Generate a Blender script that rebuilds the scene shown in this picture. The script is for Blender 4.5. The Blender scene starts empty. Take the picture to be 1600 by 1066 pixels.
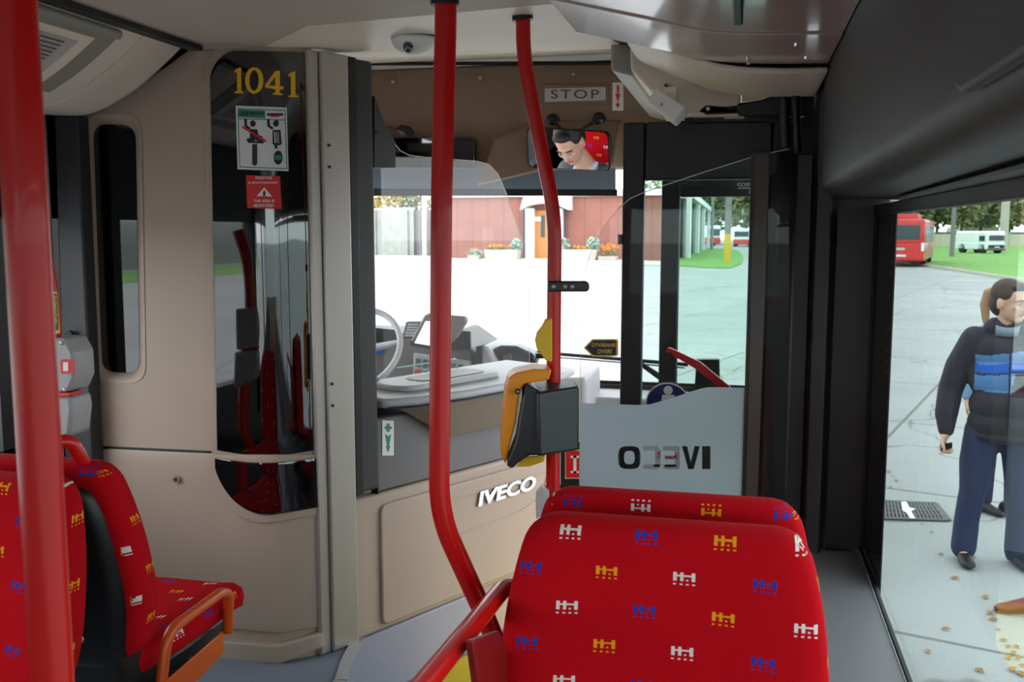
import bpy, bmesh, math, random
from mathutils import Vector, Matrix
random.seed(7)
V = Vector
D2R = math.pi/180
sc = bpy.context.scene
COL = sc.collection
# ---------------------------------------------------------------- camera, sky, exposure
FPX, CAMZ, PITCH, YAW = 1500.0, 2.10, math.atan(171/1500), 13.48*D2R
cam = bpy.data.cameras.new('camera'); camo = bpy.data.objects.new('camera', cam); COL.objects.link(camo)
cam.sensor_width = 36; cam.lens = FPX/1600*36; cam.clip_start = .02; cam.clip_end = 500
camo.location = (0, 0, CAMZ); camo.rotation_euler = (math.pi/2-PITCH, 0, YAW)
cam.dof.use_dof = True; cam.dof.focus_distance = 2.4; cam.dof.aperture_fstop = 9
sc.camera = camo
w = bpy.data.worlds.new('overcast_sky'); sc.world = w; w.use_nodes = True
nt = w.node_tree; bg = nt.nodes['Background']
tc = nt.nodes.new('ShaderNodeTexCoord'); sx = nt.nodes.new('ShaderNodeSeparateXYZ'); cr = nt.nodes.new('ShaderNodeValToRGB')
nt.links.new(tc.outputs['Generated'], sx.inputs[0]); nt.links.new(sx.outputs['Z'], cr.inputs[0]); nt.links.new(cr.outputs[0], bg.inputs[0])
cr.color_ramp.elements[0].color = (.93, .96, 1.0, 1); cr.color_ramp.elements[1].color = (.80, .85, .92, 1)
cr.color_ramp.elements[0].position = 0.0; cr.color_ramp.elements[1].position = .6
bg.inputs[1].default_value = 1.5
sc.view_settings.view_transform = 'Standard'; sc.view_settings.look = 'None'
sc.view_settings.exposure = 1.8; sc.view_settings.gamma = 1; sc.view_settings.use_curve_mapping = False
sc.cycles.max_bounces = 10; sc.cycles.transparent_max_bounces = 16; sc.cycles.glossy_bounces = 4
sc.cycles.sample_clamp_indirect = 6; sc.cycles.caustics_reflective = False; sc.cycles.caustics_refractive = False

# ---------------------------------------------------------------- measuring from the picture (pixel + a known plane -> place)
F2 = V((-math.sin(YAW), math.cos(YAW), 0)); R2 = V((math.cos(YAW), math.sin(YAW), 0))
def ray(px, py):
    a, b = px-800, 533-py
    hf = FPX*math.cos(PITCH)+b*math.sin(PITCH); up = -FPX*math.sin(PITCH)+b*math.cos(PITCH)
    d = F2*hf+R2*a; d.z = up
    return d, hf
O0 = V((0, 0, CAMZ))
def AT(px, py, X=None, Y=None, Z=None, D=None, pl=None):
    d, hf = ray(px, py)
    if X is not None: t = X/d.x
    elif Y is not None: t = Y/d.y
    elif Z is not None: t = (Z-CAMZ)/d.z
    elif D is not None: t = D/hf
    else:
        p, n = pl; t = (p-O0).dot(n)/d.dot(n)
    return O0+d*t

# ---------------------------------------------------------------- materials
def lin(c):
    if isinstance(c, str): c = [int(c[i:i+2], 16) for i in (0, 2, 4)]
    return tuple(((x/255)/12.92 if x/255 <= .04045 else ((x/255+.055)/1.055)**2.4) for x in c)
MATS = {}
def pm(name, c, rough=.5, metal=0, coat=0, var=0, vscale=8, bump=0, bscale=200, spec=.5, emit=0, sheen=0):
    m = bpy.data.materials.new(name); m.use_nodes = True; MATS[name] = m
    N = m.node_tree.nodes; L = m.node_tree.links; b = N['Principled BSDF']
    col = (*lin(c), 1); b.inputs['Base Color'].default_value = col
    b.inputs['Roughness'].default_value = rough; b.inputs['Metallic'].default_value = metal
    b.inputs['Coat Weight'].default_value = coat; b.inputs['Coat Roughness'].default_value = .05
    b.inputs['Specular IOR Level'].default_value = spec
    if sheen: b.inputs['Sheen Weight'].default_value = sheen
    if emit: b.inputs['Emission Color'].default_value = col; b.inputs['Emission Strength'].default_value = emit
    t = N.new('ShaderNodeTexCoord')
    if var:
        n = N.new('ShaderNodeTexNoise'); n.inputs['Scale'].default_value = vscale; n.inputs['Detail'].default_value = 6
        L.new(t.outputs['Object'], n.inputs['Vector'])
        mx = N.new('ShaderNodeMix'); mx.data_type = 'RGBA'
        mx.inputs[6].default_value = tuple(x*(1-var) for x in col[:3])+(1,); mx.inputs[7].default_value = tuple(min(1, x*(1+var)) for x in col[:3])+(1,)
        L.new(n.outputs[0], mx.inputs[0]); L.new(mx.outputs[2], b.inputs['Base Color'])
    if bump:
        n2 = N.new('ShaderNodeTexNoise'); n2.inputs['Scale'].default_value = bscale; L.new(t.outputs['Object'], n2.inputs['Vector'])
        bp = N.new('ShaderNodeBump'); bp.inputs['Strength'].default_value = bump; bp.inputs['Distance'].default_value = .002
        L.new(n2.outputs[0], bp.inputs['Height']); L.new(bp.outputs[0], b.inputs['Normal'])
    return m
def glass(name, tint, ior=1.45, rough=0.0, boost=1.0):
    m = bpy.data.materials.new(name); m.use_nodes = True; MATS[name] = m
    N = m.node_tree.nodes; L = m.node_tree.links; N.remove(N['Principled BSDF']); out = N['Material Output']
    tr = N.new('ShaderNodeBsdfTransparent'); tr.inputs[0].default_value = (*tint, 1)
    gl = N.new('ShaderNodeBsdfGlossy'); gl.inputs['Roughness'].default_value = rough; gl.inputs[0].default_value = (boost, boost, boost, 1)
    fr = N.new('ShaderNodeFresnel'); fr.inputs[0].default_value = ior; mx = N.new('ShaderNodeMixShader')
    ge = N.new('ShaderNodeNewGeometry'); iv = N.new('ShaderNodeMath'); iv.operation = 'SUBTRACT'; iv.inputs[0].default_value = 1; L.new(ge.outputs['Backfacing'], iv.inputs[1])
    fm = N.new('ShaderNodeMath'); fm.operation = 'MULTIPLY'; L.new(fr.outputs[0], fm.inputs[0]); L.new(iv.outputs[0], fm.inputs[1])
    L.new(fm.outputs[0], mx.inputs[0]); L.new(tr.outputs[0], mx.inputs[1]); L.new(gl.outputs[0], mx.inputs[2]); L.new(mx.outputs[0], out.inputs[0])
    return m
pm('header_shaded_brown', (128, 104, 86), .55, var=.03, bump=.12, bscale=900)  # header plastic, its brown deepened to hold the shade under the ceiling
pm('beige_plastic', (176, 156, 141), .55, var=.03, bump=.12, bscale=900)
pm('cream_plastic', (236, 224, 210), .42, var=.02)
pm('cream_glossy', (205, 186, 178), .16, var=.02, coat=.3)
pm('headliner', (188, 176, 168), .6, var=.02)
pm('grey_frame', (150, 146, 140), .45)
pm('black_glass', (5, 5, 6), .015, spec=.9, coat=1)
pm('black_plastic', (12, 12, 13), .4, bump=.1, bscale=700)
pm('shell_black', (17, 16, 17), .42, bump=.15, bscale=900)
pm('dark_grey', (44, 43, 46), .5, bump=.15, bscale=900)
pm('band_grey', (98, 96, 100), .45, var=.04)
pm('charcoal', (40, 37, 36), .5, bump=.18, bscale=800)
pm('brown_dark', (34, 28, 27), .45, var=.08)
pm('brown_trim', (58, 46, 42), .4, var=.05)
pm('steel', (182, 174, 168), .42, metal=.6, var=.06, vscale=4)
pm('alu', (190, 192, 196), .3, metal=.9)
pm('chrome', (235, 235, 238), .05, metal=1)
pm('red_paint', (188, 9, 8), .32, coat=.15, spec=.35)
pm('red_bright', (196, 16, 12), .3)
pm('red_dark', (120, 16, 12), .4)
pm('orange', (196, 74, 12), .35)
pm('orange_yellow', (224, 138, 10), .4)
pm('yellow', (214, 170, 24), .45)
pm('white', (232, 232, 228), .5)
pm('white_paint', (226, 228, 230), .35)
pm('sticker_white', (222, 222, 224), .4)
pm('sticker_red', (214, 18, 20), .4)
pm('sticker_green', (16, 128, 96), .4)
pm('sticker_teal', (52, 130, 112), .4)
pm('sticker_blue', (16, 24, 92), .35)
pm('navy', (20, 24, 58), .4)
pm('ink', (14, 14, 24), .5)
pm('ink_grey', (86, 80, 80), .5)
pm('gold', (238, 182, 14), .4)
pm('label_grey', (190, 184, 182), .5)
pm('floor_blue', (128, 134, 148), .6, var=.08, vscale=60)
pm('floor_yellow', (214, 184, 30), .6, var=.06, vscale=60)
pm('base_grey', (158, 158, 170), .6, var=.05, vscale=40)
pm('ledge_grey', (112, 108, 112), .5, bump=.1, bscale=900)
pm('rubber', (10, 10, 11), .6)
pm('light_grey', (176, 176, 178), .5, bump=.1, bscale=700)
pm('tray_grey', (118, 107, 100), .5, bump=.1, bscale=700)
pm('dash_grey', (92, 86, 82), .6, bump=.2, bscale=600)
pm('alarm_grey', (160, 160, 164), .4)
pm('validator', (30, 33, 38), .42, bump=.12, bscale=800)
pm('screen', (215, 218, 240), .2, emit=.45)
pm('blind', (120, 132, 148), .7)
pm('frit', (28, 33, 40), .35)
pm('mirror', (240, 240, 240), .0, metal=1)
pm('skin', (202, 158, 134), .5, var=.05, vscale=14)
pm('lip', (168, 98, 88), .5)
pm('eye_white', (186, 176, 170), .3)
pm('eye_dark', (34, 26, 22), .3)
pm('hair_brown', (62, 46, 36), .7, var=.3, vscale=60, bump=.8, bscale=160)
pm('hair_black', (24, 18, 16), .6, var=.3, vscale=60, bump=.8, bscale=160)
pm('hair_blond', (158, 118, 86), .7, var=.25, vscale=60, bump=.8, bscale=120)
pm('jacket', (40, 36, 44), .8, var=.1, vscale=20, bump=.4, bscale=120)
pm('jacket_light', (84, 126, 178), .8)
pm('jacket_blue', (28, 84, 176), .8)
pm('collar_grey', (122, 136, 148), .8)
pm('trousers', (40, 48, 78), .85, var=.12, vscale=18, bump=.5, bscale=60)
pm('shoe', (22, 22, 24), .5)
pm('denim_light', (112, 142, 176), .8, var=.1)
pm('suit_grey', (84, 94, 104), .8, var=.08)
pm('shirt', (184, 200, 224), .8)
pm('tie', (44, 62, 110), .7)
pm('grass', (104, 150, 62), .9, var=.35, vscale=3)
pm('kerb', (176, 170, 158), .85, var=.15, vscale=5)
pm('wall_concrete', (148, 148, 142), .85, var=.3, vscale=1.5)
pm('planter_concrete', (178, 172, 160), .85, var=.15, vscale=5)
pm('leaf_green', (112, 130, 86), .8, var=.3, vscale=2)  # lightened so the foliage colour itself carries the haze
pm('leaf_olive', (142, 142, 102), .8, var=.3, vscale=2)  # haze mixed into this olive too
pm('leaf_yellow', (176, 150, 64), .8, var=.3, vscale=2)
pm('leaf_silver', (150, 176, 160), .8, var=.2, vscale=2)
pm('flower_orange', (240, 150, 40), .7)
pm('bark', (82, 70, 62), .9, var=.3, vscale=4)
pm('pole_concrete', (126, 122, 124), .85, var=.15, vscale=3)
pm('door_wood', (196, 134, 78), .6, var=.2, vscale=6)
pm('garage_grey', (70, 84, 92), .6)
pm('fence_beige', (188, 182, 162), .85, var=.15, vscale=2)
pm('fence_slat', (120, 122, 118), .85, var=.3, vscale=3)
pm('bus_red', (206, 40, 34), .3, coat=.5)
pm('van_white', (232, 236, 240), .3, coat=.5)
pm('car_glass', (52, 66, 70), .1)
pm('tyre', (20, 20, 20), .8)
pm('iron', (96, 94, 92), .6, metal=.4)
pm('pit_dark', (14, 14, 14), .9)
pm('dry_leaf', (164, 116, 58), .8)
pm('lamp_white', (240, 240, 236), .3)
glass('windscreen_glass', (.97, .985, .975), 1.3)
glass('side_glass', (.72, .78, .76), 1.42)
glass('door_glass', (.80, .875, .845), 1.25)
glass('cab_glass', (.95, .965, .96), 1.38)
glass('screen_glass', (.90, .89, .90), 1.25)
pm('glass_edge', (206, 212, 190), .2)
pm('glass_edge_green', (90, 160, 136), .2)
# frosted film: light scatters through it
m = pm('frosted', (186, 196, 202), .5); N = m.node_tree.nodes; L = m.node_tree.links
tl = N.new('ShaderNodeBsdfTranslucent'); tl.inputs[0].default_value = (.62, .68, .72, 1); mx = N.new('ShaderNodeMixShader'); mx.inputs[0].default_value = .5
L.new(N['Principled BSDF'].outputs[0], mx.inputs[1]); L.new(tl.outputs[0], mx.inputs[2]); L.new(mx.outputs[0], N['Material Output'].inputs[0])
# brown board cladding
def boards(name, c, scale, seam=.6, axis='X', var=.25):
    m = pm(name, c, .6, var=var, vscale=.6); N = m.node_tree.nodes; L = m.node_tree.links; b = N['Principled BSDF']
    t = N.new('ShaderNodeTexCoord'); s = N.new('ShaderNodeSeparateXYZ'); L.new(t.outputs['Object'], s.inputs[0])
    mu = N.new('ShaderNodeMath'); mu.operation = 'MULTIPLY'; mu.inputs[1].default_value = scale; L.new(s.outputs[axis], mu.inputs[0])
    fr = N.new('ShaderNodeMath'); fr.operation = 'FRACT'; L.new(mu.outputs[0], fr.inputs[0])
    gt = N.new('ShaderNodeMath'); gt.operation = 'LESS_THAN'; gt.inputs[1].default_value = .07; L.new(fr.outputs[0], gt.inputs[0])
    src = b.inputs['Base Color'].links[0].from_socket
    mx = N.new('ShaderNodeMix'); mx.data_type = 'RGBA'; L.new(gt.outputs[0], mx.inputs[0]); L.new(src, mx.inputs[6])
    mx.inputs[7].default_value = tuple(x*seam for x in lin(c))+(1,); L.new(mx.outputs[2], b.inputs['Base Color'])
    return m
boards('brown_boards', (140, 88, 76), .8, .75)
boards('slat_boards', (112, 116, 114), 3.5, .25, 'Z', .5)
boards('wood_door', (206, 142, 84), 1.5, .7)
# concrete yard: slabs with joints, cracks and speckle
m = pm('yard_concrete', (176, 176, 172), .9); N = m.node_tree.nodes; L = m.node_tree.links; b = N['Principled BSDF']
t = N.new('ShaderNodeTexCoord'); mp = N.new('ShaderNodeMapping'); mp.inputs['Rotation'].default_value = (0, 0, .3); L.new(t.outputs['Object'], mp.inputs[0])
br = N.new('ShaderNodeTexBrick'); br.offset = .0; br.inputs['Scale'].default_value = 1; br.inputs['Brick Width'].default_value = 3.4; br.inputs['Row Height'].default_value = 3.0
br.inputs['Mortar Size'].default_value = .018; br.inputs['Color1'].default_value = (.33, .33, .32, 1); br.inputs['Color2'].default_value = (.37, .365, .355, 1); br.inputs['Mortar'].default_value = (.15, .15, .14, 1)
L.new(mp.outputs[0], br.inputs[0])
n1 = N.new('ShaderNodeTexNoise'); n1.inputs['Scale'].default_value = 60; n1.inputs['Detail'].default_value = 8; L.new(t.outputs['Object'], n1.inputs[0])
n2 = N.new('ShaderNodeTexNoise'); n2.inputs['Scale'].default_value = .5; n2.inputs['Detail'].default_value = 5; L.new(t.outputs['Object'], n2.inputs[0])
ad = N.new('ShaderNodeMath'); ad.operation = 'ADD'; L.new(n1.outputs[0], ad.inputs[0]); L.new(n2.outputs[0], ad.inputs[1])
mr = N.new('ShaderNodeMapRange'); mr.inputs[1].default_value = .6; mr.inputs[2].default_value = 1.4; mr.inputs[3].default_value = .8; mr.inputs[4].default_value = 1.2; L.new(ad.outputs[0], mr.inputs[0])
vo = N.new('ShaderNodeTexVoronoi'); vo.feature = 'DISTANCE_TO_EDGE'; vo.inputs['Scale'].default_value = .22
nd = N.new('ShaderNodeTexNoise'); nd.inputs['Scale'].default_value = 1.6; L.new(t.outputs['Object'], nd.inputs[0])
am = N.new('ShaderNodeMix'); am.data_type = 'RGBA'; am.blend_type = 'ADD'; am.inputs[0].default_value = .7; L.new(t.outputs['Object'], am.inputs[6]); L.new(nd.outputs[1], am.inputs[7]); L.new(am.outputs[2], vo.inputs[0])
ck = N.new('ShaderNodeMapRange'); ck.inputs[1].default_value = 0; ck.inputs[2].default_value = .006; ck.inputs[3].default_value = .5; ck.inputs[4].default_value = 1; L.new(vo.outputs[0], ck.inputs[0])
m1 = N.new('ShaderNodeMath'); m1.operation = 'MULTIPLY'; L.new(mr.outputs[0], m1.inputs[0]); L.new(ck.outputs[0], m1.inputs[1])
vm = N.new('ShaderNodeVectorMath'); vm.operation = 'SCALE'; L.new(br.outputs[0], vm.inputs[0]); L.new(m1.outputs[0], vm.inputs['Scale']); L.new(vm.outputs[0], b.inputs['Base Color'])
# woven red upholstery with the little transport motif in white, blue and yellow
def fabric():
    m = pm('seat_fabric', (190, 10, 20), .95, bump=.5, bscale=700, spec=.1); N = m.node_tree.nodes; L = m.node_tree.links; b = N['Principled BSDF']
    def M(op, a, bb=None, c=None):
        n = N.new('ShaderNodeMath'); n.operation = op
        for i, x in enumerate((a, bb, c)):
            if x is None: continue
            if isinstance(x, (int, float)): n.inputs[i].default_value = x
            else: L.new(x, n.inputs[i])
        return n.outputs[0]
    uv = N.new('ShaderNodeUVMap'); uv.uv_map = 'UVMap'; s = N.new('ShaderNodeSeparateXYZ'); L.new(uv.outputs[0], s.inputs[0])
    u, v = s.outputs[0], s.outputs[1]
    PX, PY = .118, .0555
    row = M('FLOOR', M('DIVIDE', v, PY)); odd = M('MODULO', M('ABSOLUTE', row), 2)
    uu = M('ADD', M('DIVIDE', u, PX), M('MULTIPLY', odd, .5)); col = M('FLOOR', uu)
    fu = M('MULTIPLY', M('FRACT', uu), PX*1000); fv = M('SUBTRACT', M('MULTIPLY', v, 1000), M('MULTIPLY', row, PY*1000))   # millimetres in the cell
    idx = M('MODULO', M('ADD', M('ADD', col, odd), 300), 3)
    k = 2.75; rects = [(0, 2, 4, 11), (3.8, 5.6, 4, 11), (10, 12, 4, 11), (0, 12, 7.6, 9), (7, 8.3, 4.2, 5.4), (0, 1.6, .8, 2), (3.6, 5.2, .8, 2), (7, 8.5, .8, 2), (10.3, 12, .8, 2)]
    tot = None; kx, ky, ox, oy = 2.75, 1.85, 40, 14
    for x0, x1, y0, y1 in rects:
        a = M('COMPARE', fu, ox+(x0+x1)/2*kx, (x1-x0)/2*kx); c = M('COMPARE', fv, oy+(y0+y1)/2*ky, (y1-y0)/2*ky)
        r = M('MULTIPLY', a, c); tot = r if tot is None else M('MAXIMUM', tot, r)
    c1 = N.new('ShaderNodeMix'); c1.data_type = 'RGBA'; L.new(M('COMPARE', idx, 1, .3), c1.inputs[0]); c1.inputs[6].default_value = (*lin((214, 206, 200)), 1); c1.inputs[7].default_value = (*lin((30, 58, 160)), 1)
    c2 = N.new('ShaderNodeMix'); c2.data_type = 'RGBA'; L.new(M('COMPARE', idx, 2, .3), c2.inputs[0]); L.new(c1.outputs[2], c2.inputs[6]); c2.inputs[7].default_value = (*lin((226, 150, 22)), 1)
    c3 = N.new('ShaderNodeMix'); c3.data_type = 'RGBA'; L.new(tot, c3.inputs[0]); c3.inputs[6].default_value = (*lin((178, 8, 21)), 1); L.new(c2.outputs[2], c3.inputs[7])
    L.new(c3.outputs[2], b.inputs['Base Color'])
fabric()

# ---------------------------------------------------------------- building helpers (all vertices in place; a parent only carries its base point)
BASE = {}
def link(name, me, mat, parent=None, smooth=False, bevel=0, solid=0, seg=2):
    if parent is None:
        xs = [v.co for v in me.vertices]
        b = V((sum(v.x for v in xs)/len(xs), sum(v.y for v in xs)/len(xs), min(v.z for v in xs)))
    else: b = BASE[parent.name]
    me.transform(Matrix.Translation(-b))
    if mat: me.materials.append(MATS[mat])
    if smooth:
        for p in me.polygons: p.use_smooth = True
        if smooth != 'all':
            try: me.set_sharp_from_angle(angle=.6)
            except Exception: pass
    o = bpy.data.objects.new(name, me); COL.objects.link(o); BASE[o.name] = b
    if parent is None: o.location = b
    else: o.parent = parent
    if solid:
        s = o.modifiers.new('solid', 'SOLIDIFY'); s.thickness = abs(solid); s.offset = -1 if solid > 0 else 1
    if bevel:
        md = o.modifiers.new('bevel', 'BEVEL'); md.width = bevel; md.segments = seg; md.limit_method = 'ANGLE'; md.angle_limit = .5
        for p in me.polygons: p.use_smooth = True
        try: me.set_sharp_from_angle(angle=.6)
        except Exception: pass
        md.harden_normals = False
    return o
def mesh(verts, faces):
    me = bpy.data.meshes.new('m'); me.from_pydata([tuple(v) for v in verts], [], faces); me.validate(); 
    bm = bmesh.new(); bm.from_mesh(me); bmesh.ops.recalc_face_normals(bm, faces=bm.faces); bm.to_mesh(me); bm.free(); me.update(); return me
def tag(o, label=None, cat=None, group=None, kind=None):
    if label: o['label'] = label
    if cat: o['category'] = cat
    if group: o['group'] = group
    if kind: o['kind'] = kind
    return o
def thing(name, label, cat, loc, group=None, kind=None):
    o = bpy.data.objects.new(name, None); COL.objects.link(o); o.location = loc; o.empty_display_size = .05; BASE[o.name] = V(loc)
    return tag(o, label, cat, group, kind)
class MB:
    def __init__(s): s.v = []; s.f = []
    def add(s, v, f):
        n = len(s.v); s.v += [V(x) for x in v]; s.f += [[i+n for i in q] for q in f]; return s
    def box(s, c, d, ax=None):
        c = V(c); ax = ax or (V((1, 0, 0)), V((0, 1, 0)), V((0, 0, 1)))
        P = [c+ax[0]*(d[0]/2*i)+ax[1]*(d[1]/2*j)+ax[2]*(d[2]/2*k) for i in (-1, 1) for j in (-1, 1) for k in (-1, 1)]
        return s.add(P, [(0, 1, 3, 2), (4, 6, 7, 5), (0, 4, 5, 1), (2, 3, 7, 6), (0, 2, 6, 4), (1, 5, 7, 3)])
    def prism(s, poly, n):
        k = len(poly); n = V(n); P = [V(p) for p in poly]+[V(p)+n for p in poly]
        return s.add(P, [list(range(k))[::-1], list(range(k, 2*k))]+[(i, (i+1) % k, (i+1) % k+k, i+k) for i in range(k)])
    def tube(s, pts, r, seg=14, caps=True):
        pts = [V(p) for p in pts]; rs = r if isinstance(r, (list, tuple)) else [r]*len(pts); rings = []
        t0 = (pts[1]-pts[0]).normalized(); a = t0.orthogonal().normalized()
        for i, p in enumerate(pts):
            t = ((pts[min(i+1, len(pts)-1)]-pts[max(i-1, 0)])).normalized()
            a = (a-t*a.dot(t)).normalized(); b = t.cross(a)
            rings.append([p+(a*math.cos(2*math.pi*k/seg)+b*math.sin(2*math.pi*k/seg))*rs[i] for k in range(seg)])
        return s.loft(rings, caps)
    def loft(s, rings, caps=True):
        k = len(rings[0]); v = [p for r in rings for p in r]; f = []
        for i in range(len(rings)-1):
            for j in range(k): f.append((i*k+j, i*k+(j+1) % k, (i+1)*k+(j+1) % k, (i+1)*k+j))
        if caps: f.append(list(range(k))[::-1]); f.append([len(v)-k+j for j in range(k)])
        return s.add(v, f)
    def ell(s, c, r, n=12, m=8, ax=None):
        ax = ax or (V((1, 0, 0)), V((0, 1, 0)), V((0, 0, 1))); c = V(c); rings = []
        if isinstance(r, (int, float)): r = (r, r, r)
        for i in range(1, m):
            th = math.pi*i/m
            rings.append([c+ax[0]*(r[0]*math.sin(th)*math.cos(2*math.pi*j/n))+ax[1]*(r[1]*math.sin(th)*math.sin(2*math.pi*j/n))+ax[2]*(-r[2]*math.cos(th)) for j in range(n)])
        k = n; v = [p for q in rings for p in q]; v += [c-ax[2]*r[2], c+ax[2]*r[2]]; f = []
        for i in range(len(rings)-1):
            for j in range(k): f.append((i*k+j, i*k+(j+1) % k, (i+1)*k+(j+1) % k, (i+1)*k+j))
        for j in range(k): f.append((len(v)-2, (j+1) % k, j)); f.append((len(v)-1, (len(rings)-1)*k+j, (len(rings)-1)*k+(j+1) % k))
        return s.add(v, f)
    def grid(s, G):
        n, m = len(G), len(G[0]); return s.add([p for r in G for p in r], [(i*m+j, i*m+j+1, (i+1)*m+j+1, (i+1)*m+j) for i in range(n-1) for j in range(m-1)])
    def cyl(s, a, b, r, seg=20, r2=None): return s.tube([a, b], [r, r if r2 is None else r2], seg)
    def build(s, name, mat, parent=None, **kw): return link(name, mesh(s.v, s.f), mat, parent, **kw)
def fillet(pts, r, n=6):
    pts = [V(p) for p in pts]; out = [pts[0]]
    for i in range(1, len(pts)-1):
        a, b, c = pts[i-1], pts[i], pts[i+1]; d1 = (a-b); d2 = (c-b); q = min(r, d1.length*.48, d2.length*.48)
        p0 = b+d1.normalized()*q; p2 = b+d2.normalized()*q
        for k in range(n+1):
            t = k/n; out.append(p0*(1-t)**2+b*2*t*(1-t)+p2*t*t)
    return out+[pts[-1]]
def fillet_closed(pts, r, n=5):
    pts = [V(p) for p in pts]; out = []; L_ = len(pts)
    rr = r if isinstance(r, (list, tuple)) else [r]*L_
    for i in range(L_):
        a, b, c = pts[i-1], pts[i], pts[(i+1) % L_]; d1 = a-b; d2 = c-b; q = min(rr[i], d1.length*.49, d2.length*.49)
        if q <= 0: out.append(b); continue
        p0 = b+d1.normalized()*q; p2 = b+d2.normalized()*q
        for k in range(n+1):
            t = k/n; out.append(p0*(1-t)**2+b*2*t*(1-t)+p2*t*t)
    return out
def cut(o, cutter):
    bpy.context.view_layer.update()
    md = o.modifiers.new('cut', 'BOOLEAN'); md.object = cutter; md.operation = 'DIFFERENCE'; md.solver = 'EXACT'
    dg = bpy.context.evaluated_depsgraph_get(); me = bpy.data.meshes.new_from_object(o.evaluated_get(dg)); o.modifiers.clear(); o.data = me
    bpy.data.objects.remove(cutter, do_unlink=True)
def remesh(name, mb, mat, parent, vox, smooth=4):
    o = mb.build(name, mat, parent, smooth='all')
    r = o.modifiers.new('r', 'REMESH'); r.mode = 'VOXEL'; r.voxel_size = vox; r.use_smooth_shade = True
    s = o.modifiers.new('s', 'SMOOTH'); s.iterations = smooth; s.factor = .6
    dg = bpy.context.evaluated_depsgraph_get(); me = bpy.data.meshes.new_from_object(o.evaluated_get(dg)); o.modifiers.clear(); o.data = me
    return o
def text(name, body, o, xv, zv, mat, parent, depth=.0008, bold=0.0, mirror=False, shear=0, bevel=0, only_mesh=False, spacing=1.0):
    cu = bpy.data.curves.new('t', 'FONT'); cu.body = body; cu.size = 1; cu.extrude = .5; cu.offset = bold; cu.shear = shear; cu.resolution_u = 4; cu.space_character = spacing
    cu.align_x = 'CENTER'
    ob = bpy.data.objects.new('t', cu); COL.objects.link(ob); dg = bpy.context.evaluated_depsgraph_get(); dg.update()
    me = bpy.data.meshes.new_from_object(ob.evaluated_get(dg)); bpy.data.objects.remove(ob, do_unlink=True)
    xs = [v.co.x for v in me.vertices]; ys = [v.co.y for v in me.vertices]; x0, x1, y0, y1 = min(xs), max(xs), min(ys), max(ys)
    xv = V(xv); zv = V(zv); n = xv.cross(zv).normalized(); o = V(o)
    for v in me.vertices:
        a = (v.co.x-x0)/(x1-x0); b = (v.co.y-y0)/(y1-y0)
        if mirror: a = 1-a
        v.co = o+xv*a+zv*b+n*(depth*(v.co.z+.5))
    if mirror: me.flip_normals()
    bm = bmesh.new(); bm.from_mesh(me); bmesh.ops.remove_doubles(bm, verts=bm.verts, dist=1e-7); bmesh.ops.recalc_face_normals(bm, faces=bm.faces); bm.to_mesh(me); bm.free()
    me.materials.clear()
    if only_mesh: return me
    return link(name, me, mat, parent)
def rectpx(x0, y0, x1, y1, **k):
    o = AT(x0, y1, **k); return o, AT(x1, y1, **k)-o, AT(x0, y0, **k)-o
class Face:                                                       # a flat rectangle: lay shapes on it in 0..1 coordinates
    def __init__(s, o, xv, zv, off=0): s.o = V(o); s.x = V(xv); s.z = V(zv); s.n = s.x.cross(s.z).normalized(); s.off = off
    def p(s, a, b, lift=0): return s.o+s.x*a+s.z*b+s.n*(s.off+lift)
    def poly(s, name, pts, mat, parent, lift=0, t=.0008, **kw): return MB().prism([s.p(a, b, lift) for a, b in pts], s.n*t).build(name, mat, parent, **kw)
    def rect(s, name, a0, b0, a1, b1, mat, parent, lift=0, t=.0008, **kw): return s.poly(name, [(a0, b0), (a1, b0), (a1, b1), (a0, b1)], mat, parent, lift, t, **kw)
    def text(s, name, body, a0, b0, a1, b1, mat, parent, lift=.001, **kw): return text(name, body, s.p(a0, b0, lift), s.x*(a1-a0), s.z*(b1-b0), mat, parent, **kw)
def copy_tree(o, parent=None):
    c = o.copy(); COL.objects.link(c); c.parent = parent; BASE[c.name] = BASE.get(o.name, V())
    for ch in list(o.children): copy_tree(ch, c)
    return c
# ================================================================ THE BUS: big surfaces (x = right, y = forward, z = up; the yard is z = 0)
XR, XL, ZP, ZA, YP = .35, -2.06, .85, .63, 2.46               # right wall, left wall, podium top, aisle floor, rear face of the cab bulkhead
SILL = AT(1345, 860, X=XR).z
WTOP = 2.17
NX, NY, NZ = V((1, 0, 0)), V((0, 1, 0)), V((0, 0, 1))
dD = V((math.sin(27.4*D2R), math.cos(27.4*D2R), 0)); nD = V((dD.y, -dD.x, 0)); A0 = V((-1.19, 2.54, 0))
DPL = (A0, nD)
def DP(px, py, off=0): return AT(px, py, pl=(A0+nD*off, nD))
def dp(s, z, off=0): return A0+dD*s+NZ*z+nD*off
def ds(px, py): return (DP(px, py)-A0).dot(dD)
ST = dict(kind='structure')
# floor of the aisle
m_ = MB().box((-.85, -.05, ZA-.05), (2.4, 10.9, .1)).build('floor', 'floor_blue'); tag(m_, **ST)
# raised podium under the left seats and the bulkhead
e1, e2 = AT(553, 999, Z=ZP), AT(525, 1066, Z=ZP)
pod = [V((XL, -5.4, 0)), V((e2.x+(e2.x-e1.x)*1.2-.02, e2.y-(e1.y-e2.y)*1.2, 0)), V((e2.x, e2.y, 0)), V((e1.x, e1.y, 0)), dp(.16, 0, -.03), dp(.16, 0, -.10), V((XL, 2.75, 0))]
pod[1] = V((e2.x-.06, -5.4, 0))
tag(MB().prism([p+NZ*ZA for p in pod], NZ*(ZP-ZA)).build('floor', 'floor_blue'), **ST)
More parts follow.
